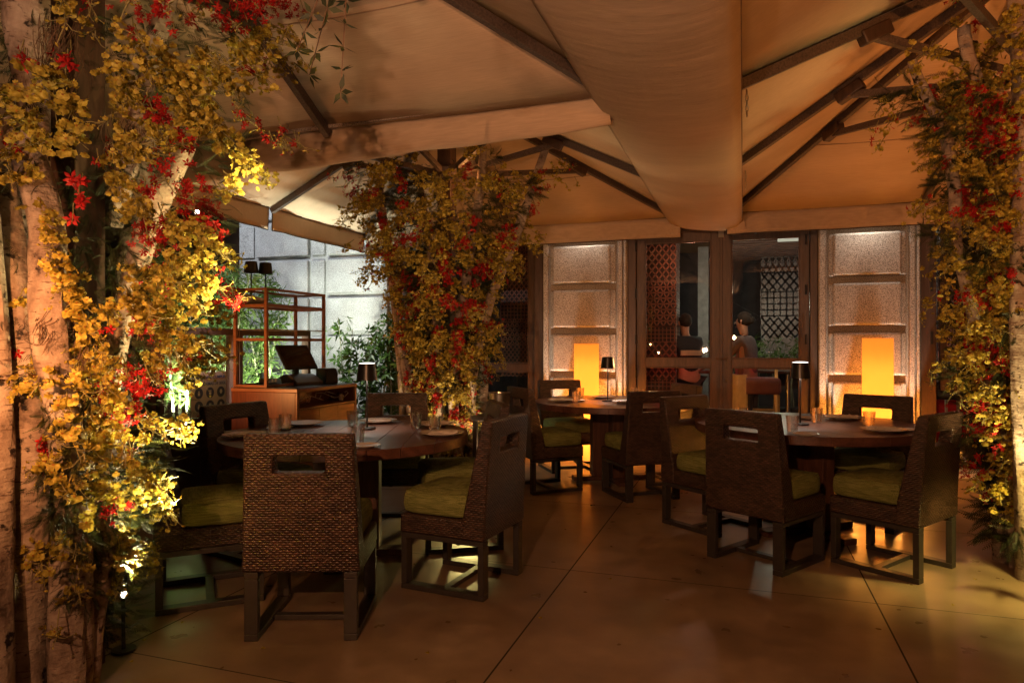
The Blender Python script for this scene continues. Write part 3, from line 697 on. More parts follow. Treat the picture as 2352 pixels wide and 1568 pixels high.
for (p, i) in [((.02, 4.05, 2.76), 0), ((.02, 5.95, 2.76), 1), ((.02, 7.70, 2.74), 2), ((-2.9, 3.86, 2.90), 3)]:
    c = MB(); 
    c = chain(None, (0, 0, 0)); o = c.build('hanging_chain', M['steel'], None); o.location = p
    tag(o, ['short steel chain hanging off the nearest rib end right of the wide gutter', 'short steel chain hanging off the middle rib end right of the wide gutter', 'short steel chain off the lowest rib end right of the wide gutter', 'pale chain linking a rib to the speckled gutter rail'][i], 'chain', 'chains at the parasol edges')

# ================================================================ GLASS SCREEN along the lane
def windscreen(y0, y1, label, x=-4.70):
    e = empty('glass_windscreen', (x, (y0+y1)/2, 0), 0, label, 'screen', 'glass windscreens along the terrace edge'); h = (y1-y0)/2
    b = MB(); b.box((-.03, -h+.05, .03), (.03, h-.05, .64)); b.build('lower_panel', M['darkwood'], e, .005)
    b = MB(); b.box((-.04, -h+.05, 1.435), (.04, h-.05, 1.50)); b.build('top_rail', M['frame'], e, .006)
    b = MB(); b.box((-.045, -h+.05, .642), (.045, h-.05, .68)); b.build('sill_rail', M['darkwood'], e, .005)
    for s in (-1, 1): MB().box((-.045, s*(h-.025)-.024, 0), (.045, s*(h-.025)+.024, 1.5)).build('post', M['frame'], e, .005)
    MB().box((-.004, -h+.05, .681), (.004, h-.05, 1.434)).build('glass_pane', M['pane'], e)
    return e
windscreen(3.1, 4.46, 'glass windscreen panel behind the large flowered tree')
windscreen(4.50, 5.42, 'glass windscreen panel in front of the safety poster')
windscreen(5.46, 6.62, 'glass windscreen panel directly behind the teak shelf')
# safety poster standing behind the glass
po = empty('safety_poster', (-4.86, 5.36, 0), R(90), 'white safety poster with blue round symbols seen through the glass screen', 'poster')
MB().box((-.31, -.004, .56), (.31, .004, 1.085)).build('board', pm('poster_white', (.55, .56, .60), .6, .05, 5), po)
MB().box((-.31, -.0075, 1.005), (.31, -.0045, 1.085)).build('header_band', pm('poster_peach', (.62, .42, .32), .6, .05, 5), po)
blue = pm('poster_blue', (.05, .08, .20), .5, .05, 5, 0); white = pm('poster_symbol_white', (.7, .72, .76), .5, .05, 5, 0); redp = pm('poster_red', (.55, .03, .04), .5, .05, 5, 0)
def text(body, size, loc, mat, parent, name='lettering', rot=(R(90), 0, 0), align='CENTER', ext=.0008):
    cu = bpy.data.curves.new(name, 'FONT'); cu.body = body; cu.size = size; cu.align_x = align; cu.extrude = ext; cu.offset = size*.02
    o = bpy.data.objects.new(name, cu); COL.objects.link(o)
    bpy.context.view_layer.update(); dg = bpy.context.evaluated_depsgraph_get()
    me = bpy.data.meshes.new_from_object(o.evaluated_get(dg)); bpy.data.objects.remove(o)
    o = bpy.data.objects.new(name, me); me.materials.clear(); me.materials.append(mat); COL.objects.link(o)
    o.parent = parent; o.location = loc; o.rotation_euler = rot; return o
text('POR FAVOR, CUMPLIR TODAS', .040, (0, -.009, 1.018), blue, po); text('LAS NORMAS DE SEGURIDAD', .040, (0, -.006, .957), blue, po)
for r_ in range(2):
    for c_ in range(4):
        x = -.215+.143*c_; z = .885-.125*r_; d = MB(); Q = .66
        d.add([(x+.052*math.cos(a), -.0052, z+.052*math.sin(a)) for a in [2*PI*k/28 for k in range(28)]], [tuple(range(28))]); o = d.build('round_symbol', blue, po)
        g = MB(); k = (r_*4+c_) % 4; yy = -.0062
        def disc(cx, cz, rr, ry=None, n=16): g.add([(x+Q*(cx+rr*math.cos(2*PI*q/n)), yy, z+Q*(cz+(ry or rr)*math.sin(2*PI*q/n))) for q in range(n)], [tuple(range(n))])
        def rect(ax, az, bx, bz): g.add([(x+Q*ax, yy, z+Q*az), (x+Q*bx, yy, z+Q*az), (x+Q*bx, yy, z+Q*bz), (x+Q*ax, yy, z+Q*bz)], [(0, 1, 2, 3)])
        if k == 0: disc(0, .022, .012); rect(-.02, -.035, .02, .008)
        elif k == 1: rect(-.022, -.03, .022, .005); [rect(-.022+.012*q, .007, -.014+.012*q, .036) for q in range(4)]
        elif k == 2: disc(0, .006, .026, .034); g.mi and None
        else: disc(0, .03, .01); g.add([(x-.024, yy, z-.035), (x, yy, z+.018), (x+.024, yy, z-.035), (x, yy, z-.015)], [(0, 3, 1), (3, 2, 1)])
        g.build('symbol_drawing', white, o)
rg = MB(); n = 28
rg.add([(-.215+q*math.cos(2*PI*k/n), -.0052, .635+q*math.sin(2*PI*k/n)) for q in (.045, .034) for k in range(n)], [(k, (k+1) % n, n+(k+1) % n, n+k) for k in range(n)]); rg.build('red_ring', redp, po)
MB().box((-.14, -.006, .595), (.27, -.0045, .665)).build('red_band', redp, po)
# small spike lamp on the sill rail
def small_spot(loc, tgt, label, spike=True, k=1.0):
    e = empty('spotlight', loc, 0, label, 'spotlight', 'small garden spotlights')
    d = (Vector(tgt)-Vector(loc)).normalized(); b = MB(); b.tube([-d*.08*k, d*.005], [.026*k, .032*k], 16); b.build('lamp_body', M['black'], e, 0, 2, True)
    b = MB(); b.tube([d*.006, d*.010], .026*k, 16); b.build('lamp_lens', M['bulb'], e)
    if spike:
        b = MB(); b.bar((0, 0, -loc[2]+.0), -d*.04+Vector((0, 0, -.01)), .015, .015); b.tube([(0, 0, -loc[2]+.004), (0, 0, -loc[2]+.014)], .05, 16); b.build('lamp_bracket', M['black'], e)
    return e
small_spot(W(284, 1365, 3.0), W(420, 1150, 1.8), 'bright spotlight standing on the floor right of the large flowered tree', True, .5)
sl_ = onx(425, 974, -4.66); small_spot(sl_, sl_+Vector((.7, -.6, .5)), 'tiny glaring lamp on the windscreen sill below the poster', False, .5)
small_spot(W(452, 488, 2.85), W(560, 300, 1.9), 'hot white lamp half hidden among flowers high in the large tree', False, .32)

# ================================================================ LANTERNS
def lantern(px, r_, wpx, ztop, label):
    s = fs(px, r_); w = .285
    e = empty('amber_lantern', (s, r_, 0), 0, label, 'lantern', 'tall amber cylinder lanterns against the stone piers')
    b = MB(); b.lathe([(w/2, .03), (w/2, ztop), (w/2-.004, ztop), (w/2-.004, .03)], 48, close=True); o = b.build('glowing_shade', M['lantern'], e, 0, 2, True)
    MB().lathe([(0, ztop-.02), (w/2-.006, ztop-.02), (w/2-.006, ztop-.016), (0, ztop-.016)], 40).build('top_disc', M['lantern'], e)
    # open it at the bottom only: faces kept, a thin base below
    MB().lathe([(0, 0), (w/2+.008, 0), (w/2+.008, .028), (0, .028)], 40).build('lantern_base', M['black'], e)
    b = MB(); b.tube([(0, 0, .08), (0, 0, .62)], .032, 12); b.build('lamp_tube', M.setdefault('tube1', emis('amber_tube', (1, .54, .17), 18)), e)
    b = MB(); b.tube([(0, 0, .64), (0, 0, 1.18)], .022, 12); b.build('lamp_tube', M.setdefault('tube2', emis('amber_tube_upper', (1, .50, .16), 8)), e)
    for sx in (-1, 1): point('lantern_fill', (s+sx*.27, r_+.0, .55), 10, (1, .36, .05), .05)  # added point lamps outside the shade, strengthening its glow on the stone
    point('lantern_fill', (s, r_-.22, .35), 4, (1, .36, .05), .06)
    return e
lantern(1347, 7.72, 55, 1.355, 'glowing amber cylinder lantern behind the middle round table')
lantern(2016, 7.75, 70, 1.41, 'glowing amber cylinder lantern behind the right round table')
# ================================================================ CHAIRS
def make_chair():
    e = empty('wicker_chair', (0, 0, 0), 0, 'x', 'chair', 'woven wicker chairs round the tables')
    b = MB()                      # seat base: slightly flared box
    zb, zt_ = .312, .415
    vs = [(x*wx, y, z) for z, wx in ((zb, .262), (zt_, .258)) for (x, y) in ((-1, -.20), (1, -.20), (1, .262), (-1, .262))]
    b.add(vs, [(0, 3, 2, 1), (4, 5, 6, 7), (0, 1, 5, 4), (1, 2, 6, 5), (2, 3, 7, 6), (3, 0, 4, 7)])
    b.build('seat_base', M['wicker'], e, .014, 3)
    # backrest wedge with hand slot
    zs = [.312, .768, .846, .948]
    def hw(z): return .268-.022*(z-.312)/.636
    def yo(z): return -.262-.040*((z-.312)/.636)**1.5
    def yi(z): return -.125-.115*min(1, max(0, (z-.40))/.548)
    b = MB(); NX = [-1, -.115, .115, 1]
    def P(ix, z, side):
        x = NX[ix]; x = x*hw(z) if abs(x) == 1 else x
        return (x, yo(z) if side == 0 else yi(z), z)
    zz = [.312, .45, .60, .768, .846, .948]
    idx = {}
    for s in (0, 1):
        for k, z in enumerate(zz):
            for i in range(4): idx[(s, k, i)] = len(b.v); b.v.append(P(i, z, s))
    def q(*a): b.f.append(tuple(idx[t] for t in a)); b.mi.append(0)
    for k in range(5):
        for i in range(3):
            if k == 3 and i == 1: continue
            q((0, k, i), (0, k, i+1), (0, k+1, i+1), (0, k+1, i)); q((1, k, i+1), (1, k, i), (1, k+1, i), (1, k+1, i+1))
        q((0, k, 3), (1, k, 3), (1, k+1, 3), (0, k+1, 3)); q((1, k, 0), (0, k, 0), (0, k+1, 0), (1, k+1, 0))
    for i in range(3): q((0, 5, i), (0, 5, i+1), (1, 5, i+1), (1, 5, i)); q((1, 0, i), (1, 0, i+1), (0, 0, i+1), (0, 0, i))
    q((0, 3, 1), (0, 3, 2), (1, 3, 2), (1, 3, 1)); q((0, 4, 2), (0, 4, 1), (1, 4, 1), (1, 4, 2)); q((0, 3, 2), (0, 4, 2), (1, 4, 2), (1, 3, 2)); q((0, 4, 1), (0, 3, 1), (1, 3, 1), (1, 4, 1))
    b.build('backrest', M['wicker'], e, .015, 3)
    # cushion
    NXX, NY = 18, 18; V = []; F = []
    def sup(t, n=5): return math.copysign(abs(t)**n, t)
    hx, y0, y1, z0, z1 = .243, -.150, .268, .417, .535
    rings = [(0, 1.0-.05), (.12, .995), (.5, 1.012), (.88, .995), (1, .95)]
    NA = 40
    cx, cy = 0, (y0+y1)/2; hy = (y1-y0)/2
    def rr_(a):
        c, s = math.cos(a), math.sin(a); n = 9
        r = (abs(c)**n+abs(s)**n)**(-1/n); return c*r, s*r
    b = MB()
    b.v.append((cx, cy, z0)); 
    for (fz, k) in [(0, .93), (.03, .965), (.14, .995), (.5, 1.012), (.86, .995), (.97, .965)]:
        for j in range(NA):
            c, s = rr_(2*PI*j/NA); b.v.append((cx+c*hx*k, cy+s*hy*k, z0+(z1-z0)*fz))
    for (k, dz) in [(.93, .0), (.75, .012), (.5, .018), (.2, .021)]:
        for j in range(NA):
            c, s = rr_(2*PI*j/NA); b.v.append((cx+c*hx*k, cy+s*hy*k, z1+dz))
    b.v.append((cx, cy, z1+.022)); n_r = 10
    for j in range(NA): b.f.append((0, 1+(j+1) % NA, 1+j)); b.mi.append(0)
    for r_ in range(n_r-1):
        for j in range(NA): b.f.append((1+r_*NA+j, 1+r_*NA+(j+1) % NA, 1+(r_+1)*NA+(j+1) % NA, 1+(r_+1)*NA+j)); b.mi.append(0)
    t_ = len(b.v)-1
    for j in range(NA): b.f.append((1+(n_r-1)*NA+j, 1+(n_r-1)*NA+(j+1) % NA, t_)); b.mi.append(0)
    cu = b.build('cushion', M['cushion'], e, 0, 2, True)
    pp = MB(); pp.tube([(cx+rr_(2*PI*j/NA)[0]*hx*.955, cy+rr_(2*PI*j/NA)[1]*hy*.955, z1-.001) for j in range(NA+1)], .0045, 6, False)
    pp.build('piping', M['cushion'], cu, 0, 2, True)
    for sx in (-1, 1):
        for sy in (-1, 1):
            MB().box((sx*.225-.031, sy*.238-.017, .031), (sx*.225+.031, sy*.238+.017, .283)).build('leg', M['leg'], e, .003)
        MB().box((sx*.225-.031, -.255, .0), (sx*.225+.031, .255, .030)).build('floor_rail', M['leg'], e, .003)
        MB().box((sx*.225-.031, -.255, .284), (sx*.225+.031, .255, .311)).build('seat_rail', M['leg'], e, .003)
    MB().box((-.193, -.022, .003), (.193, .022, .028)).build('stretcher', M['leg'], e, .003)
    MB().box((-.193, .225, .286), (.193, .252, .310)).build('cross_rail', M['leg'], e, .003)
    return e
chair0 = make_chair()
# camera-frame positions (X right, Y deep) and headings clockwise from straight ahead
chairs = [
 (-.968, 3.36, -1.5, 'wicker chair nearest the camera at the left table, back fully turned to us'),
 (-1.645, 3.72, 65, 'wicker chair beside the large flowered tree, green seat facing the left table'),
 (-.276, 3.91, -65.5, 'wicker chair at the right of the left table with thick green cushion toward us'),
 (-.36, 4.68, -103, 'wicker chair half hidden behind the right hand chair of the left table'),
 (-.93, 5.36, 176, 'dark wicker chair across the left table in front of the flowered middle column'),
 (-1.66, 4.50, 122, 'wicker chair between the left table and the glass screen with poster'),
 (1.145, 6.12, -17, 'dark wicker chair with its back to us at the middle table'),
 (.32, 6.44, 67, 'wicker chair in profile at the left of the middle table'),
 (.60, 7.42, 165, 'wicker chair between the middle table and the left amber lantern'),
 (1.50, 6.80, -107, 'wicker chair just showing behind the dark chair of the middle table'),
 (1.60, 4.31, 50.7, 'black looking wicker chair in front of the right table with closed slot'),
 (2.333, 4.185, -37, 'wicker chair at the right of the right table, its weave catching the light'),
 (1.49, 5.10, 146, 'wicker chair behind the dark chair at the left side of the right table'),
 (2.70, 5.20, -136, 'wicker chair between the right table and the right amber lantern'),
]
for i, (X, Y, h, lab) in enumerate(chairs):
    o = chair0 if i == 0 else dup(chair0)
    o.location = cw(X, Y); o.rotation_euler = (0, 0, TH-R(h)); o['label'] = lab

# ================================================================ TABLES
ZT = .78
def make_table(Rr):
    e = empty('round_table', (0, 0, 0), 0, 'x', 'table', 'round wooden dining tables')
    # planked round top: boards separated by hairline gaps
    n = 9; w = 2*Rr/n; b = MB()
    for i in range(n):
        x0 = -Rr+i*w+.0012; x1 = -Rr+(i+1)*w-.0012; pts = []
        K = 8
        up = [(x0+(x1-x0)*k/K, math.sqrt(max(0, Rr**2-(x0+(x1-x0)*k/K)**2))) for k in range(K+1)]
        lo = [(x, -y) for x, y in reversed(up)]; poly = up+lo; m = len(poly)
        vs = [(x, y, ZT-.002) for x, y in poly]+[(x, y, ZT-.058) for x, y in poly]
        b.add(vs, [tuple(reversed(range(m))), tuple(range(m, 2*m))]+[(k, (k+1) % m, m+(k+1) % m, m+k) for k in range(m)])
    b.build('table_top', M['table'], e, .0015, 1)
    MB().lathe([(Rr-.06, ZT-.064), (Rr-.005, ZT-.062), (Rr-.001, ZT-.059), (Rr-.03, ZT-.0585)], 64).build('under_rim', M['table'], e)
    b = MB(); b.box((-.21, -.055, .045), (.21, .055, .715)); b.box((-.055, .057, .045), (.055, .21, .714)); b.box((-.055, -.21, .045), (.055, -.057, .714))
    b.build('pedestal', M['pedestal'], e, .006)
    b = MB(); b.box((-.40, -.055, .001), (.40, .055, .043)); b.box((-.055, .057, .001), (.055, .40, .042)); b.box((-.055, -.40, .001), (.055, -.057, .042)); b.build('foot_plate', M['pedestal'], e, .006)
    return e
tabs = [((-1.06, 4.40), .78, 20), ((1.0, 6.85), .75, 28), ((2.13, 4.95), .775, 40)]
t0 = make_table(.775)
TW = []
for i, ((X, Y), r_, rz) in enumerate(tabs):
    o = t0 if i == 0 else dup(t0)
    o.location = cw(X, Y); o.rotation_euler = (0, 0, R(rz)); o['label'] = ['dark round table at the left, laid with five settings', 'round table in the middle, furthest from us, before the left lantern', 'dark round table at the right with broad cross pedestal'][i]
    TW.append(o.location.copy())

# ================================================================ TABLEWARE
def make_tumbler(h=.105, r=.042):
    b = MB(); b.lathe([(r*.74, 0), (r*.80, .004), (r, h), (r-.0018, h), (r*.81, .016), (.001, .013)], 28)
    return b
def make_lamp(h=.44, led=True):
    e = empty('table_lamp', (0, 0, 0), 0, 'x', 'lamp')
    b = MB(); b.lathe([(.0, 0), (.058, 0), (.058, .009), (.052, .012), (.008, .013), (.0, .0135)], 32); b.build('lamp_base', M['black'], e, 0, 2, True)
    b = MB(); b.tube([(0, 0, .012), (0, 0, h-.06)], .0065, 12); b.build('lamp_stem', M['black'], e, 0, 2, True)
    b = MB(); b.lathe([(.071, h-.112), (.056, h), (.054, h), (.069, h-.112)], 36, close=True); b.build('lamp_shade', M['black'], e, 0, 2, True)
    b = MB(); b.lathe([(0, h-.012), (.052, h-.012), (.053, h+.001), (.03, h+.005), (0, h+.006)], 24); b.build('top_diffuser' if led else 'top_disc', M['led'] if led else M['black'], e)
    return e
def on(px, py, dz=0): p = WZ(px, py, ZT); p.z = ZT+dz; return p
lamp0 = make_lamp(); lamp1 = make_lamp(.44, False)
lamps = [(843, 985, 'black table lamp standing on the left table', lamp0), (1396, 921, 'black table lamp on the middle table in front of the lantern', None), (1838, 975, 'black table lamp with bright rim on the right table', None)]
for i, (px, py, lab, o) in enumerate(lamps):
    o = o or (dup(lamp0) if i == 2 else lamp1); p = on(px, py); o.location = p; o['label'] = lab; o['group'] = 'black lamps on the tables'
    spot('table_lamp_light', p+Vector((0, 0, .335)), p+Vector((.0001, 0, 0)), 7, (1, .84, .70), 104, .5, .02)
def napkin(p, rz, lab, style=0):
    e = MB(); NX, NY = 14, 8; rr = random.Random(int(abs(p.x*100))+style)
    for layer in range(3):
        w, l = .105-.006*layer, .165-.012*layer; z = .004+layer*.005; V = []
        for i in range(NX+1):
            for j in range(NY+1):
                u, v = i/NX-.5, j/NY-.5
                V.append((u*l*(1-.2*v*(layer+1)*.6)+.012*layer, v*w+.01*math.sin(3*u)*layer, z+.005*math.sin(u*7+layer)+.004*math.cos(v*8+layer)+.004*layer*(abs(u)*2)**2))
        b0 = len(e.v); e.v += V
        for i in range(NX):
            for j in range(NY): c = b0+i*(NY+1)+j; e.f.append((c, c+NY+1, c+NY+2, c+1)); e.mi.append(0)
    o = e.build('folded_napkin', M['linen'], None, 0, 2, True); so = o.modifiers.new('t', 'SOLIDIFY'); so.thickness = .003
    o.location = p; o.rotation_euler = (0, 0, rz); tag(o, lab, 'napkin', 'folded napkins on the plates'); return o
pl0 = MB().lathe([(.0, .0), (.07, .0), (.078, .004), (.118, .016), (.137, .019), (.138, .0215), (.118, .019), (.076, .0075), (.0, .0065)], 48)
sp0 = MB().lathe([(.0, .0), (.045, .0), (.05, .003), (.078, .012), (.080, .0145), (.05, .007), (.0, .005)], 36)
tb0 = make_tumbler()
def sq_plate():
    return None
plates = [(565, 1003, 'dinner plate at the left edge of the left table, beside the near chair', 'folded napkin on the plate at the left edge of the left table'),
 (697, 976, 'dinner plate behind the pair of tumblers on the left table', None),
 (868, 970, 'dinner plate with napkin behind the lamp on the left table', 'folded napkin on the plate behind the lamp of the left table'),
 (1000, 977, 'dinner plate half hidden behind a tumbler at the right of the left table', 'folded napkin behind the right hand tumbler of the left table'),
 (1016, 999, 'dinner plate nearest the right rim of the left table', 'folded napkin on the plate nearest the right rim of the left table'),
 (1290, 922, 'dinner plate at the left of the middle table', 'folded napkin on the left plate of the middle table'),
 (1382, 914, 'brightly lit plate under the lamp of the middle table', None),
 (1437, 925, 'dinner plate next to the dark chair on the middle table', 'folded napkin next to the dark chair on the middle table'),
 (1938, 962, 'dinner plate before the far chair of the right table', 'flat folded napkin before the far chair of the right table'),
 (2030, 991, 'dinner plate nearest the right rim of the right table', 'rumpled napkin on the plate nearest the right rim of the right table')]
first = None
for i, (px, py, lab, nl) in enumerate(plates):
    p = on(px, py)
    if first is None: o = first = pl0.build('dinner_plate', M['porcelain'], None, 0, 2, True)
    else: o = first.copy(); COL.objects.link(o)
    o.location = p; tag(o, lab, 'plate', 'cream dinner plates')
    if nl: napkin(p+Vector((0, 0, .008)), TH+R([10, 0, -5, 25, -12, 5, 0, 10, 4, -15][i]), nl, i)
first = None
for i, (px, py, lab) in enumerate([(841, 1026, 'small side plate beside the tumbler at the front of the left table'), (640, 985, 'small side plate left of the tumblers on the left table'), (1330, 921, 'small side plate by the tumblers of the middle table'),
        (1850, 1000, 'small dark side plate at the front of the right table'), (2075, 989, 'small side plate peeking out at the right rim of the right table'), (1855, 962, 'small side plate left of the amber tinted tumbler on the right table')]):
    p = on(px, py)
    if first is None: o = first = sp0.build('side_plate', M['porcelain'], None, 0, 2, True)
    else: o = first.copy(); COL.objects.link(o)
    o.location = p; tag(o, lab, 'plate', 'small side plates')
first = None
for i, (px, py, lab) in enumerate([(630, 999, 'front tumbler of the pair behind the near chair on the left table'), (655, 988, 'rear tumbler of the pair behind the near chair on the left table'),
        (822, 1019, 'tumbler at the front of the left table by the small plate'), (810, 978, 'tumbler just left of the lamp on the left table'),
        (955, 983, 'tumbler in front of the far chair of the left table'), (999, 993, 'tumbler between the two right hand plates of the left table'),
        (1324, 924, 'front tumbler of the pair on the middle table'), (1333, 913, 'rear tumbler of the pair on the middle table'), (1458, 913, 'left tumbler behind the dark chair of the middle table'), (1472, 918, 'tumbler mostly hidden by the dark chair of the middle table'),
        (1704, 969, 'tumbler over the slatted chair top at the left of the right table'), (1820, 991, 'tumbler in front of the lamp on the right table'), (1876, 970, 'amber tinted tumbler right of the lamp on the right table'), (1996, 980, 'tumbler reflecting the lantern on the right table')]):
    p = on(px, py, .0005)
    if first is None: o = first = tb0.build('water_tumbler', M['tumbler'], None, 0, 2, True)
    else: o = first.copy(); COL.objects.link(o)
    o.location = p; tag(o, lab, 'tumbler', 'clear water tumblers')

# ================================================================ TILL COUNTER AND SHELF
cx0, cx1, cy0, cy1, cz = -4.44, -3.73, 5.10, 6.08, .95
ct = empty('till_counter', ((cx0+cx1)/2, (cy0+cy1)/2, 0), 0, 'red teak till counter with three drawers and an open niche full of cables', 'counter')
w, dd = (cx1-cx0)/2, (cy1-cy0)/2
b = MB(); b.box((-w, -dd, .04), (w-.02, -dd+.03, cz-.032)); b.box((-w, dd-.03, .04), (w-.02, dd, cz-.032)); b.box((-w, -dd+.031, .04), (-w+.02, dd-.031, cz-.032)); b.box((-w+.02, -dd+.031, .04), (w-.025, dd-.031, .06))
b.build('carcass', M['cabinet_side'], ct, .003)
MB().box((-w-.004, -dd-.004, cz-.03), (w+.004, dd+.004, cz)).build('counter_top', M['cabinet'], ct, .003)
MB().box((-w+.02, -dd+.02, cz+.0005), (w-.02, dd-.02, cz+.004)).build('counter_mat', M['darkwood'], ct)
b = MB(); zn = cz-.17
b.box((w-.019, -dd, .04), (w+.002, -dd+.035, cz-.032)); b.box((w-.019, dd-.035, .04), (w+.002, dd, cz-.032)); b.box((w-.3, -dd+.036, zn-.02), (w+.001, dd-.036, zn))
b.build('niche_frame', M['cabinet'], ct, .003)
MB().box((w-.32, -dd+.032, zn+.001), (w-.30, dd-.032, cz-.033)).build('niche_back', M['cabinet_side'], ct)
for k in range(3):
    y0 = -dd+.04+k*(2*dd-.08)/3
    for (z0, z1) in ((zn-.24, zn-.024), (zn-.50, zn-.244), (.05, zn-.504)):
        MB().box((w-.018, y0+.002, z0), (w+.0, y0+(2*dd-.08)/3-.002, z1)).build('drawer_front', M['drawer'], ct, .002)
cb = MB(); rr = random.Random(5)
for k in range(5):
    ya = -dd+.15+.15*k; cb.tube([(w-.15+.1*math.sin(q*.9+k), max(-dd+.07, min(dd-.07, ya+.13*q*(-1)**k*.5)), zn+.015+.08*abs(math.sin(q*.8+k))) for q in range(7)], .004, 6)
cb.build('x', pm('pale_cable', (.45, .36, .34), .5)); o = COL.objects[-1]; o.name = 'cable_tangle'; o.location = ct.location; tag(o, 'tangle of pale cables lying in the niche of the till counter', 'cables')
o = MB().lathe([(0, 0), (.032, 0), (.036, .09), (.033, .09), (.029, .006), (0, .006)], 20).build('candle_glass', M['tumbler'], None, 0, 2, True); o.location = (cx1-.10, cy1-.13, zn+.001); tag(o, 'small candle glass standing at the end of the counter niche', 'candle glass')
o = MB().lathe([(0, .0), (.02, .0), (.018, .06), (0, .062)], 16).build('candle', M['porcelain'], None, 0, 2, True); o.location = (cx1-.10, cy1-.13, zn+.009); tag(o, 'white candle inside the small glass in the counter niche', 'candle')
# open shelf frame
sx0, sx1, sy0, sy1 = -4.42, -4.08, 5.13, 6.02
sh = empty('open_shelf', ((sx0+sx1)/2, (sy0+sy1)/2, 0), 0, 'open red teak shelf frame standing on the till counter', 'shelf')
hx, hy = (sx1-sx0)/2, (sy1-sy0)/2; zb = cz+.004; zt2 = 1.86
for x in (-1, 1):
    for y in (-1, 1): MB().box((x*hx-.014, y*hy-.014, zb), (x*hx+.014, y*hy+.014, zt2)).build('shelf_post', M['cabinet'], sh, .002)
for z, t in ((zt2-.012, .022), (1.70, .026), (1.392, .026), (zb+.014, .024)):
    b = MB()
    for x in (-1, 1): b.box((x*hx-.011, -hy+.0145, z-t/2), (x*hx+.011, hy-.0145, z+t/2))
    for y in (-1, 1): b.box((-hx+.0145, y*hy-.011, z-t/2), (hx-.0145, y*hy+.011, z+t/2))
    b.build('shelf_rail', M['cabinet'], sh, .002)
MB().box((-hx+.015, -hy+.015, 1.716), (hx-.015, hy-.015, 1.722)).build('top_shelf', M['cabinet_side'], sh)
MB().box((-hx+.015, -hy+.015, 1.487), (hx-.015, hy-.015, 1.494)).build('glass_shelf', M['pane'], sh)
b = MB(); 
for x in (-1, 1): b.box((x*hx-.006, -hy+.0145, 1.478), (x*hx+.006, hy-.0145, 1.486))
b.build('shelf_bracket', M['steel'], sh)
for i, (px, lab) in enumerate([(577, 'left of the two black lamps standing on top of the open shelf'), (610, 'right of the two black lamps standing on top of the open shelf')]):
    o = dup(lamp1); p = onr(px, 690, 5.32+.12*i); p.z = 1.7225; o.location = p; o['label'] = lab; o['group'] = 'lamps on the open shelf'; o.scale = (.95, .95, .92)
# rolled poster tube lying on shelf
o = MB(); o.lathe([(.040, -.20), (.043, -.20), (.043, .12), (.040, .12)], 28, close=True); o = o.build('rolled_paper', M['linen'], None, 0, 2, True)
o.location = Vector((-4.33, 5.16, 1.7225+.044)); o.rotation_euler = (R(82), 0, TH+R(-28)); tag(o, 'rolled white paper lying across the end of the open shelf', 'paper roll')
# point of sale terminal
def pos_terminal(loc, rz):
    e = empty('till_terminal', loc, rz, 'black touchscreen till with tilted screen on the counter', 'till')
    b = MB(); n = 16; V = []
    for i in range(n+1):
        t = i/n; y = .20-.40*t; z = .012+.10*max(0, math.sin(t*PI*.9))**1.3*(1-t*.2)
        V.append((y, z))
    for sx in (-1, 1): b.v += [(sx*.15, y, z) for y, z in V]+[(sx*.15, y, .001) for y, z in V]
    m = n+1
    for i in range(n):
        b.f += [(i, i+1, 2*m+i+1, 2*m+i), (m+i+1, m+i, 3*m+i, 3*m+i+1), (i+1, i, m+i, m+i+1), (2*m+i, 2*m+i+1, 3*m+i+1, 3*m+i)]; b.mi += [0]*4
    b.f += [(0, 2*m, 3*m, m), (n, m+n, 3*m+n, 2*m+n)]; b.mi += [0]*2
    b.build('till_base', pm('bronze_grey_plastic', (.07, .05, .04), .4), e, .004)
    s = MB(); s.box((-.185, -.014, -.145), (.185, .014, .145)); so = s.build('touchscreen', M['plastic'], e, .008); so.location = (0, .02, .265); so.rotation_euler = (R(-38), 0, 0)
    MB().box((-.165, -.0165, -.120), (.165, -.0145, .125)).build('screen_glass', pm('dark_screen_glass', (.03, .018, .012), .12, .1, 3, 0), so)
    n_ = MB(); n_.bar((0, .03, .07), (0, .045, .24), .07, .03, (1, 0, 0)); n_.build('screen_neck', M['plastic'], e)
    return e
pos_terminal(Vector((-4.16, 5.70, cz+.005)), R(90)-R(18))
e = empty('receipt_printer', Vector((-3.98, 5.93, cz+.005)), R(68), 'small black receipt printer beside the till', 'printer')
b = MB(); b.add([(x, y, z) for x in (-.07, .07) for (y, z) in ((-.09, 0), (.09, 0), (.09, .15), (-.06, .15), (-.09, .10))], [(0, 1, 2, 3, 4), (9, 8, 7, 6, 5), (0, 5, 6, 1), (1, 6, 7, 2), (2, 7, 8, 3), (3, 8, 9, 4), (4, 9, 5, 0)])
b.build('printer_body', M['plastic'], e, .006); MB().box((-.055, -.05, .1505), (.055, .05, .156)).build('printer_lid', M['steel'], e, .003)
e = empty('desk_phone', Vector((-4.22, 5.36, cz+.005)), R(40), 'black desk telephone at the near corner of the counter', 'phone')
b = MB(); b.add([(x, y, z) for x in (-.10, .10) for (y, z) in ((-.10, 0), (.10, 0), (.10, .07), (-.10, .025))], [(0, 1, 2, 3), (7, 6, 5, 4), (0, 4, 5, 1), (1, 5, 6, 2), (2, 6, 7, 3), (3, 7, 4, 0)]); b.build('phone_body', M['plastic'], e, .008)
b = MB(); b.tube([(-.07, -.10, .055), (-.075, -.05, .075), (-.075, .04, .10), (-.07, .09, .10)], [.026, .018, .018, .026], 10); b.build('handset', M['black'], e, 0, 2, True)
b = MB()
for i in range(3):
    for j in range(4): b.box((-.02+.03*i, -.075+.03*j, .037+.0135*j), (0+.03*i, -.055+.03*j, .044+.0135*j))
b.build('keypad', pm('grey_keys', (.25, .25, .25), .5), e)
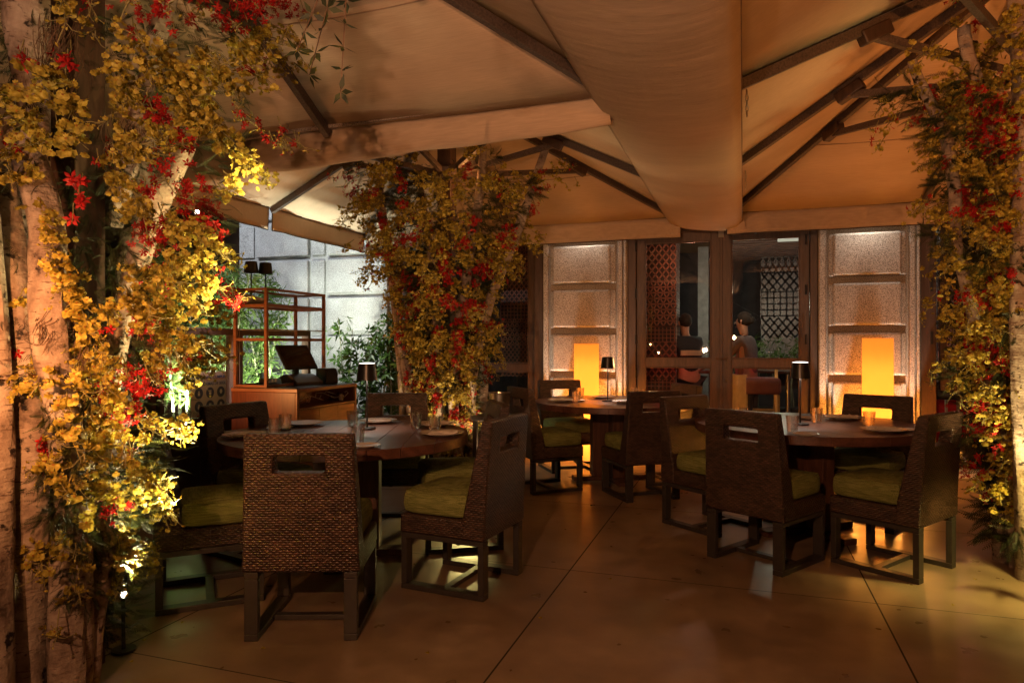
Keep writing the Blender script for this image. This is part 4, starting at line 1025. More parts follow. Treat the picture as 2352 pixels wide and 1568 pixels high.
# steel wine bucket behind left chairs
o = MB().lathe([(0, 0), (.085, 0), (.10, .20), (.104, .203), (.10, .206), (.094, .20), (.080, .01), (0, .01)], 32).build('steel_bucket', M['steel'], None, 0, 2, True)
p = W(1147, 925, 6.3); o.location = (p.x, p.y, .70); tag(o, 'polished steel bucket on a service stand below the terracotta window', 'bucket')
o = MB(); o.box((-.2, -.2, .66), (.2, .2, .699)); [o.box((sx*.17-.02, sy*.17-.02, 0), (sx*.17+.02, sy*.17+.02, .659)) for sx in (-1, 1) for sy in (-1, 1)]
o = o.build('service_stand', M['darkwood'], None, .004); o.location = (p.x, p.y, 0); tag(o, 'small dark stand carrying the steel bucket', 'stand')

# ================================================================ THINGS BEHIND THE GLASS
def stool(x, y, rz, lab, mat, leg):
    e = empty('bar_stool', (x, y, 0), rz, lab, 'stool', 'upholstered bar stools inside')
    MB().box((-.24, -.2, .74), (.24, .2, .94)).build('seat', mat, e, .045, 4)
    MB().box((-.26, -.19, .90), (-.20, .19, 1.16)).build('backrest', mat, e, .03, 3)
    for sx in (-1, 1):
        for sy in (-1, 1): MB().box((sx*.21-.012, sy*.17-.012, 0), (sx*.21+.012, sy*.17+.012, .739)).build('leg', leg, e)
    for z in (.52, .02):
        b = MB()
        for s_ in (-1, 1): b.box((-.197, s_*.17-.011, z), (.197, s_*.17+.011, z+.022)); b.box((s_*.21-.011, -.157, z), (s_*.21+.011, .157, z+.022))
        b.build('foot_rail', leg, e)
    return e
plum = pm('plum_velvet', (.20, .075, .07), .8, .15, 10); redv = pm('red_velvet', (.55, .02, .02), .75, .2, 30)
stool(fs(1742, 8.95), 8.95, R(6), 'plum bar stool with brass legs behind the right door leaf', plum, M['brass'])
point('stool_light', (fs(1742, 8.85)-.1, 8.72, 2.0), 4, (1, .8, .55), .04)
o = MB().box((-.02, -.02, 0), (.02, .02, 1.05)).build('brass_post', M['brass'], None, .003); o.location = (fs(1783, 8.9), 8.9, 0); tag(o, 'upright brass post right of the plum stool', 'post')
for i, (px, r_) in enumerate([(2175, 8.75), (2235, 8.9), (2290, 8.85)]):
    stool(fs(px, r_), r_, R(-20+25*i), ['dark topped bar stool with pale legs nearest the right window jamb', 'dark topped bar stool with pale legs, second from the window jamb', 'dark topped bar stool mostly hidden by the flowers at the right'][i], M['plastic'], pm('pale_stool_leg', (.45, .38, .28), .5))
o = MB().box((0, 0, 0), (3.2, .25, .78)).build('red_banquette', redv, None, .03); o.location = (fs(2150, 9.1), 9.15, 0); tag(o, 'red velvet banquette low behind the right window', 'banquette')
o = MB().box((0, 0, 1.0), (1.0, .3, 1.04)).build('window_shelf', M['steel'], None, .004); o.location = (fs(2150)+.04, YF+.14, -.02); tag(o, 'narrow bright shelf inside the right window holding tumblers', 'shelf')
for i, px in enumerate([2168, 2178]):
    o = first.copy(); COL.objects.link(o); o.location = (fs(px, 8.4), 8.45, 1.021); tag(o, ['tumbler nearer the jamb on the shelf inside the right window', 'tumbler further from the jamb on the shelf inside the right window'][i], 'tumbler', 'clear water tumblers'); o.scale = (1, 1, 1.15)
point('red_glow', (fs(2200, 8.9), 8.9, 1.35), 3, (1, .25, .15), .05)
o = MB().box((0, 0, 0), (1.35, .03, .035)).build('red_light_strip', emis('red_neon', (1, .02, .03), 1.6), None); o.location = (fs(1500, 8.95), 8.95, 1.07); tag(o, 'thin glowing red strip across the left door leaf', 'light strip')
def inner_table(x, y, lab, h=.78, r=.45):
    e = empty('bistro_table', (x, y, 0), 0, lab, 'table', 'tables inside the restaurant'); MB().lathe([(0, h-.035), (r, h-.035), (r+.005, h-.02), (r, h), (0, h)], 40).build('table_top', M['table'], e, 0, 2, True)
    MB().lathe([(.2, 0), (.2, .02), (.03, .04), (.03, h-.037)], 20).build('pedestal', M['steel'], e, 0, 2, True); return e
inner_table(fs(1600, 9.7), 9.7, 'dark bistro table behind the left door leaf', 1.0); inner_table(fs(1810, 9.9), 9.9, 'bistro table at the right of the right door leaf', 1.0)
# draped cloth on a small side table
c = MB(); n = 48; V = []
for z in (0.02, .5, .98):
    for j in range(n):
        a = 2*PI*j/n; rr = .17+.018*math.sin(9*a)*(1.3-z); V.append((rr*math.cos(a), rr*math.sin(a), z))
c.v = V; c.f = [(k*n+j, k*n+(j+1) % n, (k+1)*n+(j+1) % n, (k+1)*n+j) for k in (0, 1) for j in range(n)]+[tuple(2*n+j for j in range(n))]; c.mi = [0]*len(c.f)
o = c.build('draped_table', pm('beige_cloth', (.50, .40, .27), .9, .1, 10), None, 0, 2, True); o.location = (fs(1682, 8.75), 8.78, 0); tag(o, 'small stand draped in beige cloth just behind the door handle', 'table')
# leather bag on the threshold
bg_ = MB(); n = 26
prof = [(.20, .0, .11), (.235, .03, .135), (.24, .10, .13), (.215, .18, .10), (.19, .25, .05), (.20, .29, .03)]
rb = random.Random(8)
for (a_, z, b_) in prof:
    for j in range(n):
        t = 2*PI*j/n; k = 1+.07*math.sin(5*t+z*20)+.04*math.sin(9*t+z*31); sl2 = .05*math.sin(2*t+1)*(z/.3)
        bg_.v.append((a_*k*math.cos(t), b_*k*math.sin(t), z+sl2+(.02*math.sin(3*t) if z > .2 else 0)))
for i in range(len(prof)-1):
    for j in range(n): bg_.f.append((i*n+j, i*n+(j+1) % n, (i+1)*n+(j+1) % n, (i+1)*n+j)); bg_.mi.append(0)
bg_.f.append(tuple(reversed(range(n)))); bg_.mi.append(0); bg_.f.append(tuple((len(prof)-1)*n+j for j in range(n))); bg_.mi.append(0)
e = empty('leather_bag', W(2248, 1066, 7.35).xy.to_3d()+Vector((0, 0, .024)), R(10), 'slouching black leather bag on the pale sill at the right', 'bag')
bg_.build('bag_body', pm('black_patent_leather', (.016, .011, .009), .2, .3, 8, .4, 14, bdist=.02), e, 0, 2, True)
b = MB()
for s_ in (-1, 1): b.tube([(-.11, s_*.03, .27), (-.07, s_*.05, .36), (0, s_*.06, .385), (.07, s_*.05, .35), (.12, s_*.03, .26)], .009, 8)
b.build('bag_handle', M['plastic'], e, 0, 2, True)

# ================================================================ PEOPLE inside
def skin(name, pts, edges, mat, parent, sub=2):
    me = bpy.data.meshes.new(name); me.from_pydata([p[:3] for p in pts], edges, []); o = bpy.data.objects.new(name, me); COL.objects.link(o); o.parent = parent
    md = o.modifiers.new('s', 'SKIN'); me.skin_vertices or None
    if not me.skin_vertices: me.skin_vertices.new() if hasattr(me.skin_vertices, 'new') else None
    bpy.context.view_layer.objects.active = o
    lay = me.skin_vertices[0].data if me.skin_vertices else None
    if lay is not None:
        for i, p in enumerate(pts):
            r_ = p[3]; lay[i].radius = (r_, r_) if not isinstance(r_, tuple) else r_
        lay[0].use_root = True
    ss = o.modifiers.new('u', 'SUBSURF'); ss.levels = sub; ss.render_levels = sub
    me.materials.append(mat); md.use_smooth_shade = True
    return o
def person(loc, rz, lab, top, trouser, hair, hands, lean=.0, hair_style='short', band=None):
    """standing figure facing local +y; hands = (left target, right target)"""
    e = empty('person', loc, rz, lab, 'person'); sk = pm('skin', (.42, .23, .15), .55, .08, 20)
    L = lean
    def arm(s, h):
        sh_ = Vector((s*.18, L*.55, 1.40)); h = Vector(h); mid = sh_.lerp(h, .5)+Vector((s*.05, -.05, -.05)); return sh_, mid, h
    aL, aR = arm(-1, hands[0]), arm(1, hands[1])
    pts = [(0, 0, .95, (.155, .11)), (0, L*.3, 1.15, (.135, .10)), (0, L*.55, 1.36, (.165, .105)), (0, L*.65, 1.455, (.055, .055)), (0, L*.75+.01, 1.53, (.055, .06)), (0, L*.8+.02, 1.62, (.073, .088)), (0, L*.8+.012, 1.69, (.055, .07)),
           (-.09, 0, .88, (.085, .085)), (-.10, .01, .50, (.058, .058)), (-.10, -.01, .09, (.036, .036)), (-.10, .12, .035, (.035, .03)),
           (.09, 0, .88, (.085, .085)), (.10, .02, .50, (.058, .058)), (.11, .0, .09, (.036, .036)), (.11, .13, .035, (.035, .03))]
    ed = [(0, 1), (1, 2), (2, 3), (3, 4), (4, 5), (5, 6), (0, 7), (7, 8), (8, 9), (9, 10), (0, 11), (11, 12), (12, 13), (13, 14)]
    for A in (aL, aR):
        b0 = len(pts); hv = (A[2]-A[1]).normalized(); side = hv.cross(Vector((0, 0, 1)))
        side = side.normalized() if side.length > .1 else Vector((1, 0, 0))
        pts += [(*A[0], (.052, .052)), (*A[1], (.038, .038)), (*A[2], (.024, .022)), (*(A[2]+hv*.06), (.033, .016))]; ed += [(2, b0), (b0, b0+1), (b0+1, b0+2), (b0+2, b0+3)]
        pw = A[2]+hv*.06
        for k, (o_, l_) in enumerate([(-.028, .075), (-.010, .088), (.010, .084), (.027, .066)]):
            m_ = pw+hv*(.03+l_*.45)+side*o_; t_ = pw+hv*(.02+l_)+side*o_*1.15+Vector((0, 0, -.018)); b1 = len(pts)
            pts += [(*m_, (.0085, .0085)), (*t_, (.007, .007))]; ed += [(b0+3, b1), (b1, b1+1)]
        b1 = len(pts); pts += [(*(A[2]+hv*.05+side*.045+Vector((0, 0, -.01))), (.010, .010)), (*(A[2]+hv*.085+side*.055+Vector((0, 0, -.02))), (.008, .008))]; ed += [(b0+3, b1), (b1, b1+1)]
    body = skin('body', pts, ed, sk, e)
    # clothes
    cp = [(0, 0, .92, (.178, .132)), (0, L*.3, 1.15, (.158, .118)), (0, L*.55, 1.36, (.185, .122)), (0, L*.62, 1.44, (.075, .075))]; ce = [(0, 1), (1, 2), (2, 3)]
    for A in (aL, aR):
        b0 = len(cp); cp += [(*A[0], (.066, .066)), (*A[1], (.052, .052)), (*(A[1].lerp(A[2], .45)), (.045, .045))]; ce += [(2, b0), (b0, b0+1), (b0+1, b0+2)]
    skin('shirt', cp, ce, top, e)
    skin('trousers', [(0, 0, .96, (.165, .122))]+[(-.09, 0, .86, .102), (-.10, .01, .50, .078), (-.10, -.01, .08, .066)]+[(.09, 0, .86, .102), (.10, .02, .50, .078), (.11, 0, .08, .066)], [(0, 1), (1, 2), (2, 3), (0, 4), (4, 5), (5, 6)], trouser, e)
    hc = Vector((0, L*.8+.0, 1.655)); b = MB()
    bm = bmesh.new(); bmesh.ops.create_icosphere(bm, subdivisions=3, radius=1)
    for v in bm.verts:
        x, y, z = v.co; v.co = Vector((x*.083, y*.100-.012, z*.098+.010))
        if y > .35 and z < .45: v.co.y = min(v.co.y, .055)
    me = bpy.data.meshes.new('hair'); bm.to_mesh(me); bm.free(); me.materials.append(hair); ho = bpy.data.objects.new('hair', me); COL.objects.link(ho); ho.parent = e; ho.location = hc
    me.polygons.foreach_set('use_smooth', [True]*len(me.polygons))
    if hair_style == 'bun':
        b.lathe([(0, -.045), (.04, -.02), (.045, .01), (.03, .04), (0, .05)], 16); o = b.build('hair_bun', hair, e, 0, 2, True); o.location = hc+Vector((0, -.105, -.01))
    # face
    fc = MB(); y = L*.8+.105
    fc.add([(-.012, y-.004, 1.615), (.012, y-.004, 1.615), (0, y+.02, 1.600), (0, y-.002, 1.645)], [(0, 2, 3), (2, 1, 3), (0, 1, 2)]); fc.build('nose', sk, e)
    for s in (-1, 1):
        q = MB(); q.lathe([(0, -.004), (.009, -.002), (.009, .003), (0, .005)], 10); o = q.build('eye', pm('eye_dark', (.03, .02, .02), .2), e); o.location = (s*.031, y-.012, 1.645); o.rotation_euler = (R(-90), 0, 0)
        q = MB(); q.tube([(s*.075, L*.8+.005, 1.60), (s*.086, L*.8-.002, 1.635), (s*.077, L*.8, 1.655)], [.008, .012, .008], 8); q.build('ear', sk, e, 0, 2, True)
    q = MB(); q.tube([(-.024, y-.012, 1.568), (0, y-.004, 1.565), (.024, y-.012, 1.568)], [.003, .006, .003], 6); q.build('mouth', pm('lip', (.35, .12, .09), .5), e)
    if band:
        MB().box((-.15, L*.5-.150, 1.20), (.15, L*.5-.128, 1.27)).build('apron_band', band, e, .005)
    return e
hairm = pm('dark_hair', (.02, .014, .011), .9, .2, 60, .3, 150)
person(Vector((fs(1583, 9.25), 9.25, 0)), R(30), 'waiter in black with a pale band across his back, behind the left door leaf', pm('black_shirt', (.015, .014, .018), .8), pm('black_trousers', (.015, .014, .016), .8), hairm, ((-.26, .42, 1.12), (.22, .45, 1.10)), .16, 'short', pm('cream_band', (.40, .35, .22), .7))
person(Vector((fs(1722, 9.1), 9.1, 0)), R(70), 'waitress in grey brown uniform, arm stretched out to the left, behind the right door leaf', pm('mauve_grey_uniform', (.16, .12, .12), .8), pm('grey_trousers', (.11, .09, .09), .8), hairm, ((-.05, .50, 1.08), (.24, .40, 1.12)), .10, 'bun')
# ================================================================ FLOWER-CLAD BIRCH TREES
def t_yellow():
    """ruffled rounded lip with small upper petals (oncidium), unit radius, facing +Z"""
    V = [(0, .05, .10)]; F = []; mi = []; n = 11
    for j in range(n):
        a = R(-215+250*j/(n-1)); r = 1-.12*(j % 2); r *= .78 if abs(j-(n-1)/2) < .6 else 1
        V.append((r*math.cos(a)*1.02, r*math.sin(a)*.9-.12, .22*math.sin(j*2.3+.4)-.12))
    for j in range(n-1): F.append((0, 1+j, 2+j)); mi.append(0)
    b = len(V)   # eye
    for j in range(5):
        a = 2*PI*j/5; V.append((.2*math.cos(a), .18*math.sin(a)+.12, .20))
    F += [(b, b+1, b+2), (b, b+2, b+3), (b, b+3, b+4)]; mi += [1]*3
    for a in (60, 120, 90, 10, 170):
        b = len(V); c, s = math.cos(R(a)), math.sin(R(a)); l = .78
        V += [(c*.12, s*.12+.1, .06), (c*l*.6-s*.17, s*l*.6+c*.17+.1, .02), (c*l, s*l+.1, -.12), (c*l*.6+s*.17, s*l*.6-c*.17+.1, .02)]
        F += [(b, b+1, b+2), (b, b+2, b+3)]; mi += [0, 0]
    return np.array(V, float), np.array(F), np.array(mi)
def t_red():
    V = []; F = []; mi = []
    for a in (90, 162, 234, 306, 18):
        b = len(V); c, s = math.cos(R(a)), math.sin(R(a)); w = .25; zt = -.28 if a in (90, 234) else .16
        V += [(0, 0, .05), (c*.55-s*w, s*.55+c*w, .12), (c*.62, s*.62, .20), (c*.55+s*w, s*.55-c*w, .12), (c*1.05, s*1.05, zt)]
        F += [(b, b+1, b+2), (b, b+2, b+3), (b+1, b+4, b+2), (b+2, b+4, b+3)]; mi += [0]*4
    b = len(V); V += [(-.16, -.1, .10), (.16, -.1, .10), (0, .18, .12), (-.22, -.34, .42), (.22, -.34, .42), (0, -.1, .5)]
    F += [(b, b+1, b+4), (b, b+4, b+3), (b+3, b+4, b+5), (b+2, b, b+3), (b+2, b+3, b+5), (b+1, b+2, b+5), (b+1, b+5, b+4)]; mi += [0]*7
    return np.array(V, float), np.array(F), np.array(mi)
def t_fern():
    """drooping feathery frond along +Z, unit length, fine paired leaflets"""
    V = []; F = []; n = 15
    for i in range(n):
        t = (i+1)/(n+1); z = t; x = .38*t*t; l = .21*math.sin(PI*min(1, t*.8+.16))
        for s in (-1, 1):
            for (k, dz) in ((1, .07), (.62, -.03)):
                b = len(V); V += [(x, 0, z-.012), (x, 0, z+.016), (x+.06*k, s*l*k, z+dz)]; F.append((b, b+1, b+2))
        b = len(V); V += [(x-.005, 0, z), (x+.005, 0, z), (.38*(t+.05)**2, 0, z+.05)]; F.append((b, b+1, b+2))
    return np.array(V, float), np.array(F)
TY, FY, MY = t_yellow(); TR, FR_, MR = t_red(); TF, FF = t_fern()

def tubes_np(paths, r, n=3):
    V = []; F = []
    for P, rad in zip(paths, r):
        P = np.array(P, float); d = np.gradient(P, axis=0); d /= np.linalg.norm(d, axis=1, keepdims=True)+1e-9
        a = np.cross(d, [.3, .5, .8]); a /= np.linalg.norm(a, axis=1, keepdims=True)+1e-9; b_ = np.cross(d, a); base = len(V)*1
        k = len(P)
        for i in range(k):
            rr = rad*(1-.6*i/k)
            for j in range(n):
                t = 2*PI*j/n; V.append(P[i]+rr*(a[i]*math.cos(t)+b_[i]*math.sin(t)))
        for i in range(k-1):
            for j in range(n): F.append((base+i*n+j, base+i*n+(j+1) % n, base+(i+1)*n+(j+1) % n, base+(i+1)*n+j))
    return np.array(V), np.array(F)

def birch_log(pts, rads, parent, seed, loc):
    """irregular bark-covered log following world points"""
    rr = random.Random(seed); b = MB(); P = [Vector(p)-loc for p in pts]; fine = []; fr_ = []
    for i in range(len(P)-1):
        for k in range(5): t = k/5; fine.append(P[i].lerp(P[i+1], t)); fr_.append(rads[i]+(rads[i+1]-rads[i])*t)
    fine.append(P[-1]); fr_.append(rads[-1]); n = 18; prev = Vector((1, 0, 0)); K = len(fine)
    sm_ = [fine[0]]+[(fine[i-1]+fine[i]*2+fine[i+1])/4 for i in range(1, K-1)]+[fine[-1]]
    for i, p in enumerate(sm_):
        d = (sm_[min(i+1, K-1)]-sm_[max(i-1, 0)]).normalized(); x = (prev-d*prev.dot(d)).normalized(); prev = x; y = d.cross(x)
        p = p+x*fr_[i]*.35*math.sin(i*.42+seed)+y*fr_[i]*.3*math.sin(i*.31+seed*2)
        for j in range(n):
            a = 2*PI*j/n; k = 1+.11*math.sin(3*a+i*.5+seed)+.05*math.sin(7*a+i*1.3)+rr.uniform(-.03, .03)
            b.v.append(tuple(p+(x*math.cos(a)+y*math.sin(a))*fr_[i]*k))
    for i in range(K-1):
        for j in range(n): b.f.append((i*n+j, i*n+(j+1) % n, (i+1)*n+(j+1) % n, (i+1)*n+j)); b.mi.append(0)
    b.f.append(tuple(reversed(range(n)))); b.mi.append(0); b.f.append(tuple((K-1)*n+j for j in range(n))); b.mi.append(0)
    return b.build('birch_log', M['birch'], parent, 0, 2, True)

def flower_tree(name, label, mast, dm, pxm, logs, yel, red, ferns, env, seed, bs=.029, back=30, fern_n=260, fibre=None, spray=1.0, lower=0.12, dens=1.0, extra=(0, 0)):
    """clusters are (px, py, radius px[, depth]); they sit on the envelope env(z) round the mast at depth dm"""
    rng = np.random.default_rng(seed); e = empty(name, (mast[0], mast[1], 0), 0, label, 'tree', 'birch columns clad in orchids')
    loc = Vector((mast[0], mast[1], 0)); axis = np.array([mast[0], mast[1]])
    for i, (pts, rad) in enumerate(logs):
        birch_log([W(*p) for p in pts], [r_*pts[min(k, len(pts)-1)][2]/FPX for k, r_ in enumerate(rad)], e, seed*10+i, loc)
    def place(px, py, rp, d=None):
        if d is None:
            z = HC-(py-HOR)/FPX*dm; Rz = env(z); dx = (px-pxm)/FPX*dm
            d = dm-math.sqrt(max(0, Rz*Rz-dx*dx))*.72+rng.uniform(-.05, .05)
        return np.array(W(px, py, d)), rp/FPX*d
    paths = []; rads = []
    def flowers(cl, kind):
        P = []; N = []; S = []
        for c in cl:
            p, r_ = place(*c); out = np.array([p[0]-axis[0], p[1]-axis[1], 0]); out /= np.linalg.norm(out)+1e-6
            cov = 2.5 if kind == 'y' else 2.6
            bb = bs*((1.12 if c[0] < 230 else .80) if dm < 3 else 1)
            n = max(3, int(dens*cov*(r_/(bb*.92))**2*rng.uniform(.8, 1.15)))
            nst = max(1, n//7)
            root = p-out*min(.25, r_*1.5)+np.array([0, 0, .06])
            heads = []
            for k in range(nst):
                v = rng.normal(size=3); v /= np.linalg.norm(v); v = v*.9+out*.3; tip = p+v*r_*1.15*rng.uniform(.6, 1.1); tip[2] -= r_*.25
                q = [root*(1-t)**2+2*(p+np.array([0, 0, r_*.4]))*t*(1-t)+tip*t*t for t in np.linspace(0, 1, 7)]; paths.append(q); rads.append(.0028 if dm < 4 else .0035); heads.append(q)
            for k in range(n):
                if rng.random() < .55: q = heads[rng.integers(nst)]; c0 = q[rng.integers(2, 7)]; o_ = c0+rng.normal(size=3)*bb*.95
                else:
                    v = rng.normal(size=3); v /= np.linalg.norm(v); o_ = p+v*r_*rng.uniform(.2, 1)**.6*np.array([.95, .95, 1.0])
                P.append(o_); N.append(out*.75+rng.normal(size=3)*.65+np.array([0, 0, .1])); S.append(bb*rng.uniform(.6, 1.15)*(1 if kind == 'y' else 1.12))
        P = np.array(P)-np.array(loc); T, F, mi_ = (TY, FY, MY) if kind == 'y' else (TR, FR_, MR)
        Rm = frames(np.array(N), rng, False); V, F2 = scatter(T, F, P, Rm, np.array(S))
        V[:, 2] = np.maximum(V[:, 2], .015)
        o = np_mesh('yellow_blossoms' if kind == 'y' else 'red_blossoms', V, F2, [M['yellow'], M['yellow_eye']] if kind == 'y' else [M['red']], e, np.tile(mi_, len(P)) if kind == 'y' else None)
        o['kind'] = 'stuff'; o['label'] = 'small ruffled yellow orchid blossoms' if kind == 'y' else 'clusters of starry red orchid blossoms'
    # random clusters on the far side so the column is whole
    vd = np.array([-math.sin(TH), math.cos(TH)])
    def backs(n, kind):
        r_ = []
        for _ in range(n):
            z = rng.uniform(.2, 2.7); a = rng.uniform(-1.25, 1.25); Rz = env(z)*.85; dirn = np.array([vd[0]*math.cos(a)-vd[1]*math.sin(a), vd[0]*math.sin(a)+vd[1]*math.cos(a)])
            w = axis+dirn*Rz; X = w[0]*CT+w[1]*ST; Y = -w[0]*ST+w[1]*CT; r_.append((1176+X/Y*FPX, HOR+(HC-z)/Y*FPX, rng.uniform(.06, .12)/Y*FPX, Y))
        return r_
    def fronts(n, rk):
        r_ = []
        for _ in range(n):
            z = rng.uniform(.35, 2.85); a = rng.uniform(-1.45, 1.45); Rz = env(z)*rng.uniform(.72, 1.0); dirn = -np.array([vd[0]*math.cos(a)-vd[1]*math.sin(a), vd[0]*math.sin(a)+vd[1]*math.cos(a)])
            w = axis+dirn*Rz; X = w[0]*CT+w[1]*ST; Y = -w[0]*ST+w[1]*CT; r_.append((1176+X/Y*FPX, HOR+(HC-z)/Y*FPX, rng.uniform(.05, .10)*rk/Y*FPX, Y))
        return r_
    yel = list(yel)+fronts(extra[0], 1); red = list(red)+fronts(extra[1], .8)
    flowers(list(yel)+backs(back, 'y'), 'y'); flowers(list(red)+backs(back//3, 'r'), 'r')
    # thin trailing sprays with buds beyond the blossoms
    bv = []; 
    for c in list(yel)+list(red):
        p, r_ = place(*c)
        if rng.random() > .45*spray: continue
        out = np.array([p[0]-axis[0], p[1]-axis[1], 0]); out /= np.linalg.norm(out)+1e-6; v = out*.8+rng.normal(size=3)*.5; v[2] = rng.uniform(-.7, .4); v /= np.linalg.norm(v); L_ = r_*rng.uniform(1.3, 2.0)
        q = [p+v*L_*t+np.array([0, 0, -.35*L_*t*t])+rng.normal(size=3)*.006 for t in np.linspace(0, 1, 7)]; paths.append(q); rads.append(.002 if dm < 4 else .003)
        for t in (3, 4, 5, 6):
            for s_ in range(2):
                k = q[t]+rng.normal(size=3)*.022; paths.append([q[t-1], (q[t]+k)/2, k]); rads.append(.0022); bv.append(k)
    V, F = tubes_np([[np.array(x)-np.array(loc) for x in q] for q in paths], rads); V[:, 2] = np.maximum(V[:, 2], .01); np_mesh('stems', V, F, [M['stem']], e)
    if bv:
        T = np.array([(0, 0, 1.2), (.5, 0, 0), (0, .5, 0), (-.5, 0, 0), (0, -.5, 0), (0, 0, -1.0)]); F = np.array([(0, 1, 2), (0, 2, 3), (0, 3, 4), (0, 4, 1), (5, 2, 1), (5, 3, 2), (5, 4, 3), (5, 1, 4)])
        P = np.array(bv)-np.array(loc); V, F2 = scatter(T, F, P, frames(rng.normal(size=P.shape), rng), rng.uniform(.005, .011, len(P))); np_mesh('buds', V, F2, [M['yellow']], e)['kind'] = 'stuff'
    # ferns packed round the logs
    P = []; N = []; S = []
    for _ in range(fern_n):
        z = rng.uniform(lower, 2.9); a = rng.uniform(0, 2*PI); Rz = env(z)*rng.uniform(.25, .80); dirn = np.array([math.cos(a), math.sin(a)])
        P.append((dirn[0]*Rz, dirn[1]*Rz, z)); N.append((dirn[0]*.9+rng.normal()*.3, dirn[1]*.9+rng.normal()*.3, rng.uniform(-.75, .35))); S.append(rng.uniform(.05, .11) if dm < 3 else rng.uniform(.09, .19))
    for c in ferns:
        p, r_ = place(*c); p = p-np.array(loc)
        for _ in range(int((22 if dm < 3 else 10)+r_*140)):
            v = rng.normal(size=3); v /= np.linalg.norm(v); P.append(tuple(p+v*r_*.55)); N.append((p[0]+v[0]*.5, p[1]+v[1]*.5, v[2]*.6-.3)); S.append(rng.uniform(.045, .09) if dm < 3 else rng.uniform(.07, .15))
    P = np.array(P); V, F2 = scatter(TF, FF, P, frames(np.array(N), rng), np.array(S)); V[:, 2] = np.maximum(V[:, 2], .02); o = np_mesh('foliage', V, F2, [M['fern']], e)
    # root fibres hanging on the logs
    if fibre:
        pt = []; rd = []
        for (px, py, w_, h_, d) in fibre:
            for _ in range(90):
                q = np.array(W(px+rng.normal()*w_*.45, py-h_*.5+rng.uniform(0, h_*.4), d+rng.uniform(-.05, .03)))-np.array(loc); L_ = h_/FPX*d*rng.uniform(.3, .8); ph = rng.uniform(0, 6)
                pt.append([q+np.array([.02*math.sin(ph+5*t), .02*math.cos(ph*1.3+4*t), -L_*t]) for t in np.linspace(0, 1, 9)]); rd.append(.0016)
        V, F = tubes_np(pt, rd); np_mesh('hanging_roots', V, F, [M['fibre']], e)['kind'] = 'stuff'
    return e
def interp(tab):
    zs, rs = zip(*tab); return lambda z: float(np.interp(z, zs, rs))

# ---------- left tree
D = 2.85
envA = interp([(0, .25), (.4, .29), (.8, .44), (1.2, .55), (1.6, .68), (2.1, .78), (2.8, .9)])
logsA = [
 ([(62, 1655, 2.50), (62, 1250, 2.50), (52, 860, 2.52), (34, 600, 2.55), (5, 380, 2.6)], [40, 39, 37, 36, 33]),
 ([(152, 1640, 2.48), (156, 1400, 2.5), (165, 1200, 2.55), (190, 1040, 2.6)], [38, 36, 33, 28]),
 ([(206, 1590, 2.66), (208, 1430, 2.64), (232, 1260, 2.66), (222, 1080, 2.7), (262, 820, 2.75), (305, 640, 2.75), (372, 450, 2.75), (420, 330, 2.8)], [28, 27, 25, 24, 24, 24, 26, 20]),
 ([(170, 1640, 2.62), (160, 1250, 2.5), (140, 900, 2.42), (122, 740, 2.42), (104, 560, 2.42), (82, 420, 2.45), (40, 280, 2.5)], [34, 34, 36, 36, 36, 36, 34]),
 ([(48, -60, 2.45), (52, 90, 2.5), (72, 190, 2.5), (84, 330, 2.5)], [40, 40, 34, 26]),
 ([(385, -40, 2.9), (362, 70, 2.9), (345, 190, 2.9), (305, 330, 2.9), (262, 520, 2.95)], [20, 21, 20, 20, 19]),
 ([(-10, 1600, 2.3), (-20, 1200, 2.35), (-30, 800, 2.4), (-60, 300, 2.4)], [40, 40, 38, 36]),
 ([(96, 1560, 3.15), (110, 900, 3.2), (60, 200, 3.3)], [36, 34, 30]), ([(250, 1500, 3.1), (270, 900, 3.2), (330, 300, 3.4)], [30, 30, 26]),
]
yA = [(115,210,62),(170,262,45),(22,235,45),(65,290,50),(150,320,45),(100,330,30),(205,50,18),(160,32,16),(262,75,18),(150,15,22),(312,108,36),(255,160,34),(292,215,46),(350,170,36),(420,195,52),(385,130,30),(470,150,46),(445,245,50),(530,185,46),(565,125,46),(610,100,46),(650,150,30),(655,85,26),(690,110,16),(700,150,12),(600,180,30),(480,290,55),(425,270,36),(400,330,34),(530,330,44),(565,370,36),(595,400,24),(620,420,11),(270,255,26),(290,330,34),(268,360,32),(340,300,34),(335,360,26),(275,425,38),(282,478,30),(322,470,36),(540,425,24),(520,455,18),(440,535,46),(405,515,30),(480,560,34),(400,600,40),(455,615,44),(300,630,30),(115,515,40),(130,560,32),(142,612,36),(155,662,36),(178,705,38),(200,760,34),(225,800,24),(410,655,40),(370,640,40),(350,690,44),(450,690,36),(480,655,24),(300,690,32),(395,742,42),(330,740,40),(250,718,34),(430,790,30),(385,790,26),(350,840,28),(150,792,26),(200,835,46),(250,850,40),(212,900,36),(262,925,42),(232,985,38),(125,990,24),(98,985,12),(135,1045,22),(200,1020,38),(275,1000,36),(350,972,20),(372,992,10),(330,1010,20),(318,1092,32),(345,1112,24),(368,1125,14),(300,1070,20),(268,1140,28),(150,1222,28),(170,1255,24),(112,1290,26),(182,1322,32),(98,1345,22),(172,1385,16),(90,1420,16),(205,1180,18),(230,1110,24),(10,970,22),(10,1125,20),(12,1340,26),(8,1075,20),(10,1420,20),(40,700,18),(440,850,10),(450,880,8),(435,905,7),(30,410,26),(20,360,24),(60,395,24),(130,1080,34,2.32),(165,1125,34,2.32),(200,1185,30,2.36),(142,1262,28,2.34),(190,1292,30,2.4),(122,1002,24,2.32),(162,1000,34,2.34),(215,1062,36,2.4),(172,1352,24,2.36),(132,1445,16,2.36),(150,940,30,2.34),(120,880,22,2.32),(170,880,24,2.34),(225,1130,30,2.45)]
